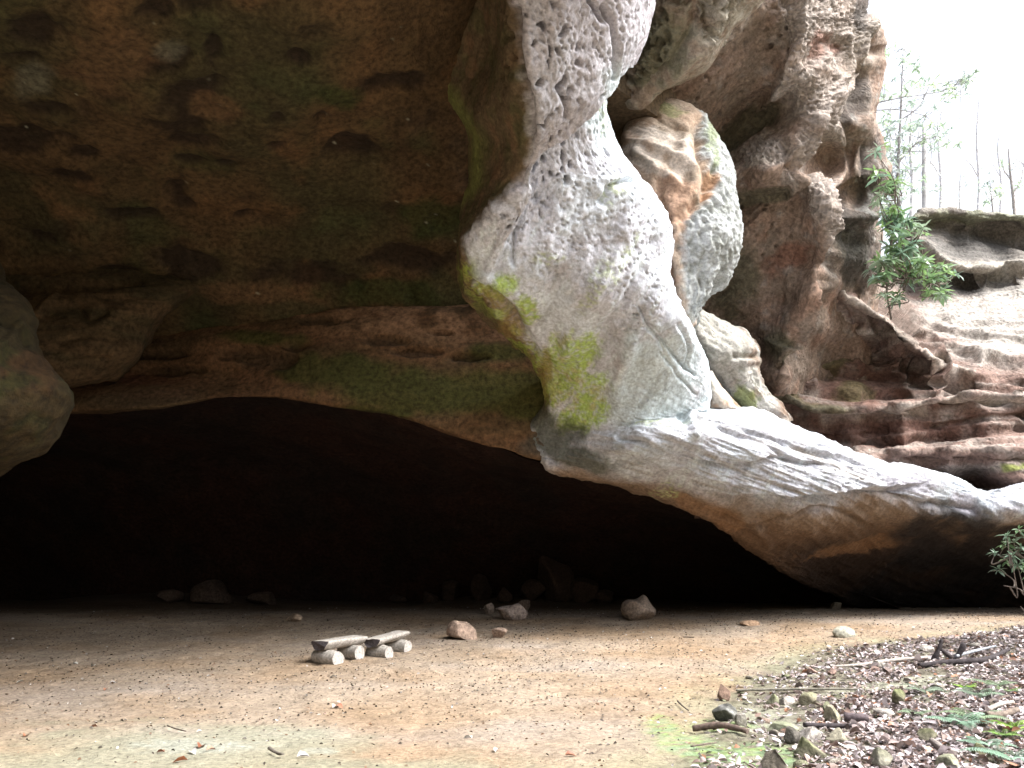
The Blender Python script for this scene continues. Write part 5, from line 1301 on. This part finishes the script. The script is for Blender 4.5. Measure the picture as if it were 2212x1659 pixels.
def snag():
    a = gpt(2018, 1430); k = a[1] / FPX
    e = bpy.data.objects.new('dead_branch', None); COL.objects.link(e); e.location = a
    tag(e, 'black forked snag standing up out of the leaf litter', 'dead branch', STK)
    def W(u, v, dy=0): return P(u, v, a[1] + dy) - a
    v, f = tube([W(2016, 1432), W(2024, 1412), W(2030, 1396), W(2034, 1380)], np.array([6, 6, 4.5, 2.5]) * k, seed=3, wob=.25)
    poly_obj('prong', [(v, f, BLK)], M_WOOD, e)
    v, f = tube([W(2032, 1402), W(2044, 1412), W(2054, 1420), W(2066, 1426)], np.array([4.5, 4.5, 5, 5]) * k, seed=4, wob=.25)
    poly_obj('crosspiece', [(v, f, (.06, .05, .05))], M_WOOD, e)
    v, f = tube([W(2066, 1429), W(2072, 1412), W(2078, 1400), W(2083, 1389)], np.array([6, 5.5, 5.5, 5]) * k, seed=5, wob=.25)
    poly_obj('prong', [(v, f, BLK)], M_WOOD, e)
snag()

# ------------------------------------------------------------------ log benches
def half_log(L_, Wd, T_, seed):
    """slab of split log along x: flat top, rounded under side, slightly irregular; returns side part and the two end faces"""
    m, n = 44, 22
    xs = np.linspace(-L_ / 2, L_ / 2, m)
    ang = np.linspace(math.radians(8), math.radians(172), 14)
    prof = [(math.cos(a) * Wd / 2, -math.sin(a) * T_) for a in ang]
    top = [(-Wd / 2 * .97, 0.004), (-Wd * .35, .012), (-Wd * .12, .014), (Wd * .12, .014), (Wd * .35, .012), (Wd / 2 * .97, .004)]
    pr = np.array(prof + top)
    V = np.zeros((m, len(pr), 3)); V[:, :, 0] = xs[:, None]; V[:, :, 1] = pr[None, :, 0]; V[:, :, 2] = pr[None, :, 1]
    q = V.reshape(-1, 3)
    d = fbm(q * np.array([0.6, 2, 2]), 3.0, 3, off=seed)
    V[:, :, 1:] *= (1 + 0.10 * d).reshape(m, -1, 1)
    V[:, :, 2] += 0.012 * perlin(np.stack([V[:, :, 0].ravel() * 1.5, V[:, :, 1].ravel() * 14, q[:, 0] * 0 + seed], 1)).reshape(m, -1)
    e = np.linspace(-1, 1, len(pr)); V[0, :, 0] += 0.02 * np.sin(np.arange(len(pr))); V[-1, :, 0] += 0.03 * np.cos(np.arange(len(pr)))
    k = len(pr)
    F = [(i * k + j, i * k + (j + 1) % k, (i + 1) * k + (j + 1) % k, (i + 1) * k + j) for i in range(m - 1) for j in range(k)]
    return V.reshape(-1, 3), F, V[0], V[-1]

def make_bench(name, label, seat_a, seat_b, seat_w, seat_t, supports, seed):
    """seat_a / seat_b: world ends of the seat's top centre line"""
    a, b = np.array(seat_a), np.array(seat_b)
    c = (a + b) / 2; d = b - a; L_ = np.linalg.norm(d[:2])
    base = np.array([c[0], c[1], float(gz(c[0], c[1])[0])])
    root = bpy.data.objects.new(name, None); COL.objects.link(root); root.location = base
    tag(root, label, 'bench', 'log benches on the sand')
    az = math.degrees(math.atan2(d[1], d[0])); M = np.array(Matrix.Rotation(math.radians(az), 3, 'Z') @ Matrix.Rotation(-math.atan2(d[2], L_), 3, 'Y'))
    V, F, e0, e1 = half_log(L_, seat_w, seat_t, seed)
    off = c - base
    seat = poly_obj('seat', [(V @ M.T + off, F, (.36, .335, .305))], M_WOOD, root)
    k = len(e0)
    poly_obj('end_face', [(np.concatenate([e0, e0 + [0.006, 0, 0]]) @ M.T + off, [tuple(range(k))], (.085, .075, .08))], M_WOOD, seat, smooth=False)
    poly_obj('end_face', [(e1 @ M.T + off, [tuple(range(k))[::-1]], (.30, .26, .21))], M_WOOD, seat, smooth=False)
    for i, (p0, p1, r0, r1) in enumerate(supports):
        p0, p1 = np.array(p0) - base, np.array(p1) - base
        v, f = tube([p0, p0 * .66 + p1 * .34, p0 * .34 + p1 * .66, p1], [r0, r0 * .5 + r1 * .5, r0 * .3 + r1 * .7, r1], sides=18, wob=.2, seed=seed + i, cap=False)
        sp = poly_obj('support', [(v, f, (.33, .31, .28))], M_WOOD, root)
        poly_obj('end_face', [(v[-18:] + (p1 - p0) / np.linalg.norm(p1 - p0) * 0.004, [tuple(range(18))], (.40, .375, .35))], M_WOOD, sp, smooth=False)
        poly_obj('end_face', [(v[:18] - (p1 - p0) / np.linalg.norm(p1 - p0) * 0.004, [tuple(range(18))[::-1]], (.2, .17, .15))], M_WOOD, sp, smooth=False)
def sup(u, v, dx, dy, r, L_=0.42):
    g = gpt(u, v); g[2] += r * 0.66
    h = np.array([dx, dy, 0]) * L_ / math.hypot(dx, dy)
    e = g - h
    return (e, g, r * 1.05, r)
Y0 = gpt(728, 1436)[1]
s1, s2 = sup(730, 1437, .8, -.55, .125, .46), sup(777, 1426, .8, -.55, .115, .42)
s3, s4 = sup(841, 1420, .8, -.5, .115, .44), sup(880, 1408, .85, -.4, .11, .42)
def over(s, t, h): return (s[0] * (1 - t) + s[1] * t) + np.array([0, 0, s[2] + h])
A1, B1 = over(s1, .42, .135), over(s2, .42, .135); d1v = B1 - A1
make_bench('log_bench', 'nearer log bench: a split-log seat with a dark end on two short round logs', A1 - d1v * .34, B1 + d1v * .42, .36, .135, [s1, s2], 3)
A2, B2 = over(s3, .42, .12), over(s4, .42, .12); d2v = B2 - A2
make_bench('log_bench', 'farther log bench, its seat tilting up, end to end with the nearer bench', A2 - d2v * .40 , B2 + d2v * .32, .34, .12, [s3, s4], 8)

# ------------------------------------------------------------------ ferns and moss tufts
def frond(L_, npair, w_, droop, seed):
    r = np.random.default_rng(seed)
    t = np.linspace(0, 1, 12)
    spine = np.stack([t * 0, t * L_ * (1 - .12 * t), L_ * (0.55 * t - droop * t ** 2)], 1)
    v, f = tube(spine, np.linspace(.004, .0015, 12), sides=4, wob=0, cap=False)
    tt = np.repeat(np.linspace(.12, .98, npair), 2); side = np.tile([-1, 1], npair)
    pos = np.stack([np.interp(tt, t, spine[:, k]) for k in range(3)], 1)
    ln = w_ * np.sin(np.clip(1 - tt, 0.05, 1) ** 0.7 * 1.75) * r.uniform(.85, 1.1, len(tt))
    V, F, C = leaves(pos, ln, side * -1.25 + 0 * tt, -0.15 + 0 * tt, 0 * tt, np.zeros((len(tt), 3)), .5, .3, .15)
    return v, f, V, F
def fern(u, v, size, n, col, label, seed, cat='fern', name='fern', group='ferns growing through the leaf litter', droop=.5):
    g = gpt(u, v)
    root = bpy.data.objects.new(name, None); COL.objects.link(root); root.location = g + np.array([0, 0, .03])
    tag(root, label, cat, group)
    r = np.random.default_rng(seed)
    for k in range(n):
        size_ = size * 1.15
        v1, f1, V, F = frond(size_ * r.uniform(.75, 1.1), 16, size_ * .2, droop * r.uniform(.7, 1.2), seed * 10 + k)
        az = k * 360 / n + r.uniform(-25, 25)
        c = np.array(col) * r.uniform(.8, 1.25)
        o = poly_obj('frond', [(rot(v1, az), f1, c * .8), (rot(V, az), [tuple(q) for q in F], c)], M_GREEN, root)
BLU, LIM = (.20, .31, .22), (.22, .38, .05)
fern(2075, 1575, .42, 6, BLU, 'blue-green fern with wide flat fronds beside the half-hidden grey stick', 1)
fern(2112, 1558, .40, 5, (.22, .30, .17), 'pale arching fern between the blue-green fern and the brown log', 2)
fern(2130, 1618, .30, 5, BLU, 'small bluish fern below the pale arching one, by the olive stone', 3)
fern(2000, 1503, .34, 4, (.22, .28, .2), 'thin greyish fern next to the grey-brown wedge of stone', 4)
fern(2114, 1508, .38, 5, (.19, .26, .18), 'grey-green fern just above the sticks at the right edge', 5)
fern(2188, 1650, .38, 6, BLU, 'bluish fern in the bottom right corner', 6)
fern(1980, 1552, .24, 4, (.2, .27, .17), 'small sparse fern right of the pale flat stone', 7)
fern(2150, 1488, .34, 5, (.2, .27, .16), 'loose green fern at the right edge, farthest up the slope', 8)
MG = 'bright green tufts in the leaf litter'
fern(2086, 1494, .16, 9, LIM, 'lone bright lime-green tuft beside the grey-green fern', 11, 'plant', 'leafy_tuft', MG, .3)
fern(2196, 1580, .26, 11, LIM, 'large bright green tuft at the right edge under the brown log', 12, 'plant', 'leafy_tuft', MG, .4)
fern(2170, 1598, .18, 9, (.15, .27, .05), 'smaller bright green tuft left of the large one', 13, 'plant', 'leafy_tuft', MG, .4)
fern(2178, 1532 - 30, .16, 8, (.14, .24, .07), 'dull green tuft above the dark brown stick at the right edge', 14, 'plant', 'leafy_tuft', MG, .4)

# ------------------------------------------------------------------ evergreens and trees at the right
def shrub(name, label, cat, Y, stems, clusters, leaf, cols, seed, stem_col=(.17, .14, .12), jitter=1.2, group=None, per=9, mat=None, twig=1.0):
    """stems: lists of (u, v, dY, radius px); clusters: (u, v) points where leaf whorls sit; distances about Y"""
    r = np.random.default_rng(seed)
    k = Y / FPX
    root0 = P(stems[0][0][0], stems[0][0][1], Y + stems[0][0][2])
    root = bpy.data.objects.new(name, None); COL.objects.link(root); root.location = root0
    tag(root, label, cat, group)
    parts, pts = [], []
    for s_ in stems:
        W = np.array([P(q[0], q[1], Y + q[2]) for q in s_]) - root0
        v, f = tube(W, np.array([q[3] for q in s_]) * k, sides=7, wob=.1, seed=seed)
        parts.append((v, f, stem_col))
        t = np.linspace(0, 1, 30); c = hspline(np.linspace(0, 1, len(W)), W, t) if len(W) > 2 else W[0] + (W[1] - W[0]) * t[:, None]
        pts.append(c)
    pts = np.concatenate(pts)
    pos, yaw, pit, siz, col, wid, ben = [], [], [], [], [], [], []
    for (u, v) in clusters:
        c = P(u, v, Y + r.normal(0, jitter * .5)) - root0
        j = np.argmin(np.linalg.norm(pts - c - np.array([0, 0, -.3]), axis=1))
        mid = (pts[j] + c) / 2 + r.normal(0, .12, 3) + np.array([0, 0, -.1])
        vv, ff = tube([pts[j], mid, c], np.array([.018, .013, .007]) * twig, sides=4, wob=0, cap=False)
        parts.append((vv, ff, stem_col))
        n = r.integers(per - 3, per + 2)
        a0 = r.uniform(0, 6.28)
        tone = np.array(cols[r.integers(len(cols))])
        for i in range(n):
            pos.append(c + r.normal(0, .015, 3)); yaw.append(a0 + i * 6.283 / n + r.normal(0, .2)); pit.append(r.normal(-.05, .35)); siz.append(leaf * r.uniform(.7, 1.15))
            col.append(tone * r.uniform(.75, 1.3)); wid.append(r.uniform(.42, .55)); ben.append(r.uniform(.1, .45))
        for i in range(2):
            pos.append(c); yaw.append(r.uniform(0, 6.28)); pit.append(r.uniform(.6, 1.2)); siz.append(leaf * .6); col.append(tone * 1.25); wid.append(.45); ben.append(.1)
    V, F, C = leaves(np.array(pos), siz, yaw, pit, r.normal(0, .25, len(pos)), np.array(col), wid, .35, ben)
    poly_obj('stem', parts, M_WOOD, root)
    link('foliage', raw_mesh('foliage', V, F, C), mat or M_GREEN, root)
    return root

def scatter(regions, seed):
    r = np.random.default_rng(seed); out = []
    for (u, v, ru, rv, n) in regions:
        for _ in range(n):
            a, q = r.uniform(0, 6.283), math.sqrt(r.random())
            out.append((u + ru * q * math.cos(a), v + rv * q * math.sin(a)))
    return out
GR = [(.16, .26, .13), (.22, .35, .14), (.30, .39, .28), (.20, .31, .23)]
shrub('rhododendron', 'rhododendron with glossy green leaves hanging over the ledge at the foot of the dark cliff', 'shrub', 18.5,
      [[(1925, 690, .6, 2.4), (1915, 620, .3, 2.2), (1922, 550, 0, 2), (1935, 480, 0, 1.8), (1930, 400, .2, 1.4)], [(1915, 620, .3, 2), (1960, 600, -.2, 1.6), (2010, 610, -.4, 1.2)], [(1918, 580, .2, 1.8), (1960, 540, 0, 1.4), (1985, 510, 0, 1)]],
      scatter([(1945, 560, 50, 36, 26), (2000, 610, 44, 28, 22), (1960, 500, 40, 30, 16), (2035, 630, 18, 10, 6), (1905, 590, 26, 26, 9), (1925, 640, 20, 14, 5), (1950, 470, 40, 16, 8), (1985, 575, 30, 20, 10), (1920, 520, 34, 60, 8), (1918, 420, 24, 50, 12), (1905, 350, 16, 50, 6), (2020, 590, 50, 20, 8)], 3), .29, GR, 1)
shrub('rhododendron', 'rhododendron branch with shiny pale leaves against the black rock at the right edge', 'shrub', 14.0,
      [[(2330, 1420, 0, 5), (2290, 1320, 0, 4.5), (2250, 1250, 0, 3.5), (2215, 1210, 0, 2.5), (2180, 1190, 0, 1.6)], [(2290, 1330, 0, 3), (2240, 1300, -.2, 1.6), (2200, 1272, -.2, 1.2), (2168, 1265, -.2, .7)], [(2250, 1250, 0, 3), (2220, 1170, 0, 2), (2200, 1145, 0, 1.4)], [(2300, 1400, .2, 2), (2230, 1345, .2, 1.4), (2205, 1310, .2, .8)]],
      [(2176, 1158), (2201, 1143), (2172, 1178), (2150, 1196), (2184, 1199), (2176, 1213), (2205, 1185), (2157, 1230), (2198, 1220), (2215, 1160), (2220, 1200), (2230, 1180), (2240, 1140), (2215, 1225), (2240, 1220), (2250, 1175), (2190, 1172), (2225, 1245)], .19, [(.10, .16, .11), (.13, .20, .13), (.09, .16, .07)], 2, jitter=.5)
PG = [(.36, .46, .33), (.44, .56, .36), (.34, .42, .36), (.42, .47, .46)]  # leaf greens lightened, with backlit glare and haze worked into the colour
M_THIN = leaf_mat('thin_leaf', rough=0.5, trans=0.55)
shrub('leaning_tree', 'slender tree with loose backlit foliage just beyond the dark cliff edge', 'tree', 26,
      [[(1945, 520, 0, 4.5), (1940, 380, 0, 4), (1945, 260, 0, 3.0), (1948, 180, 0, 1.8), (1952, 105, 0, .7)], [(1895, 222, -.5, 1.8), (1950, 210, -.3, 1.5), (1990, 205, 0, 1.2), (2040, 195, 0, .9), (2090, 165, .3, .6)], [(1890, 238, -.5, 1.6), (1940, 237, -.3, 1.3), (2000, 250, 0, .9)], [(1945, 260, 0, 2), (1985, 230, 0, 1.4), (2010, 180, 0, 1)], [(1942, 350, 0, 2), (1980, 310, 0, 1.4), (2030, 290, 0, 1)]],
      scatter([(1925, 120, 30, 30, 9), (1980, 150, 34, 44, 12), (1925, 190, 30, 30, 8), (2010, 200, 56, 40, 16), (2065, 185, 54, 34, 15), (2100, 165, 22, 22, 6), (1945, 262, 44, 30, 14), (2000, 285, 54, 36, 18), (2040, 290, 40, 36, 10), (1935, 330, 40, 34, 12), (1925, 395, 34, 40, 24), (1915, 320, 26, 50, 12), (1970, 370, 30, 44, 8), (1935, 445, 46, 18, 9)], 5), .27, PG, 3, (.36, .35, .36), mat=M_THIN, jitter=2, per=7, twig=.7)
FT = 'thin trees standing on the rim beyond the ledges'
WASHED_BARK = (.34, .31, .30)  # bark paled: the glare washing out far trees is put into the colour
shrub('thin_tree', 'thin bare-stemmed tree on the rim at the right edge of the picture', 'tree', 32, [[(2192, 470, 0, 4), (2188, 420, 0, 3.6), (2182, 370, 0, 2.6), (2178, 320, 0, 1.2)], [(2188, 420, 0, 2), (2205, 390, 0, 1.2), (2212, 350, 0, .7)], [(2184, 390, 0, 1.6), (2165, 360, 0, 1), (2160, 340, 0, .6)]],
      scatter([(2180, 340, 26, 20, 5), (2200, 380, 16, 30, 5)], 8), .24, PG, 8, WASHED_BARK, 1, FT, 6, M_THIN, .6)
shrub('thin_tree', 'little leafy sapling on the rim, left of the bare-stemmed tree', 'tree', 30, [[(2146, 468, 0, 2), (2142, 430, 0, 1.5), (2138, 390, 0, .8)]],
      scatter([(2138, 418, 28, 22, 13), (2140, 385, 20, 14, 5)], 9), .26, PG, 9, WASHED_BARK, 1, FT, 7, M_THIN, .6)
shrub('thin_tree', 'faint pale tree trunk behind the backlit foliage', 'tree', 40, [[(1998, 470, 0, 7), (1997, 400, 0, 6.5), (1996, 330, 0, 5), (1994, 270, 0, 2)]], scatter([(2000, 330, 40, 40, 8), (2010, 390, 40, 24, 8)], 10), .26, [(.24, .29, .24)], 10, (.50, .50, .50), 1, FT, 6, M_THIN, .6)
shrub('thin_tree', 'wispy twig-topped sapling between the pale trunk and the leafy sapling', 'tree', 36, [[(2075, 468, 0, 2), (2072, 420, 0, 1.5), (2076, 370, 0, .8)]], scatter([(2075, 380, 24, 26, 4)], 11), .22, [(.24, .29, .24)], 11, (.42, .42, .42), 1, FT, 5, M_THIN, .6)

for k_, (u_, w_, t_, y_, lab_) in enumerate([(1925, 3, 160, 44, 'straight pale trunk close to the dark cliff edge, behind the leaning tree'), (1968, 5, 210, 46, 'pale trunk just right of the leaning tree, half veiled by its leaves'), (2030, 4, 240, 48, 'very faint pale trunk rising clear of the rim between two saplings'),
        (2112, 4, 200, 50, 'very faint tall trunk standing alone above the middle of the rim'), (2160, 3, 280, 44, 'faint crooked trunk just left of the bare-stemmed tree'), (2225, 5, 150, 42, 'pale trunk cut by the right edge of the picture')]):
    shrub('thin_tree', lab_, 'tree', y_, [[(u_, 478, 0, w_), (u_ + 3, 400, 0, w_ * .9), (u_ - 2, 300, 0, w_ * .7), (u_ + 4, t_, 0, w_ * .3)], [(u_, 330, 0, w_ * .4), (u_ + 24, 290, 0, w_ * .25), (u_ + 44, 270, 0, w_ * .12)], [(u_, 380, 0, w_ * .4), (u_ - 20, 350, 0, w_ * .25), (u_ - 36, 340, 0, w_ * .12)]],
          scatter([(u_ + 10, t_ + 90, 44, 70, 12), (u_, 440, 40, 22, 10)], 30 + k_), .30, [(.55, .62, .55), (.60, .62, .60)], 20 + k_, (.62, .62, .64), 1.5, FT, 6, M_THIN, .6)  # near-white bark and leaves carry the distance haze in their colour
litter()
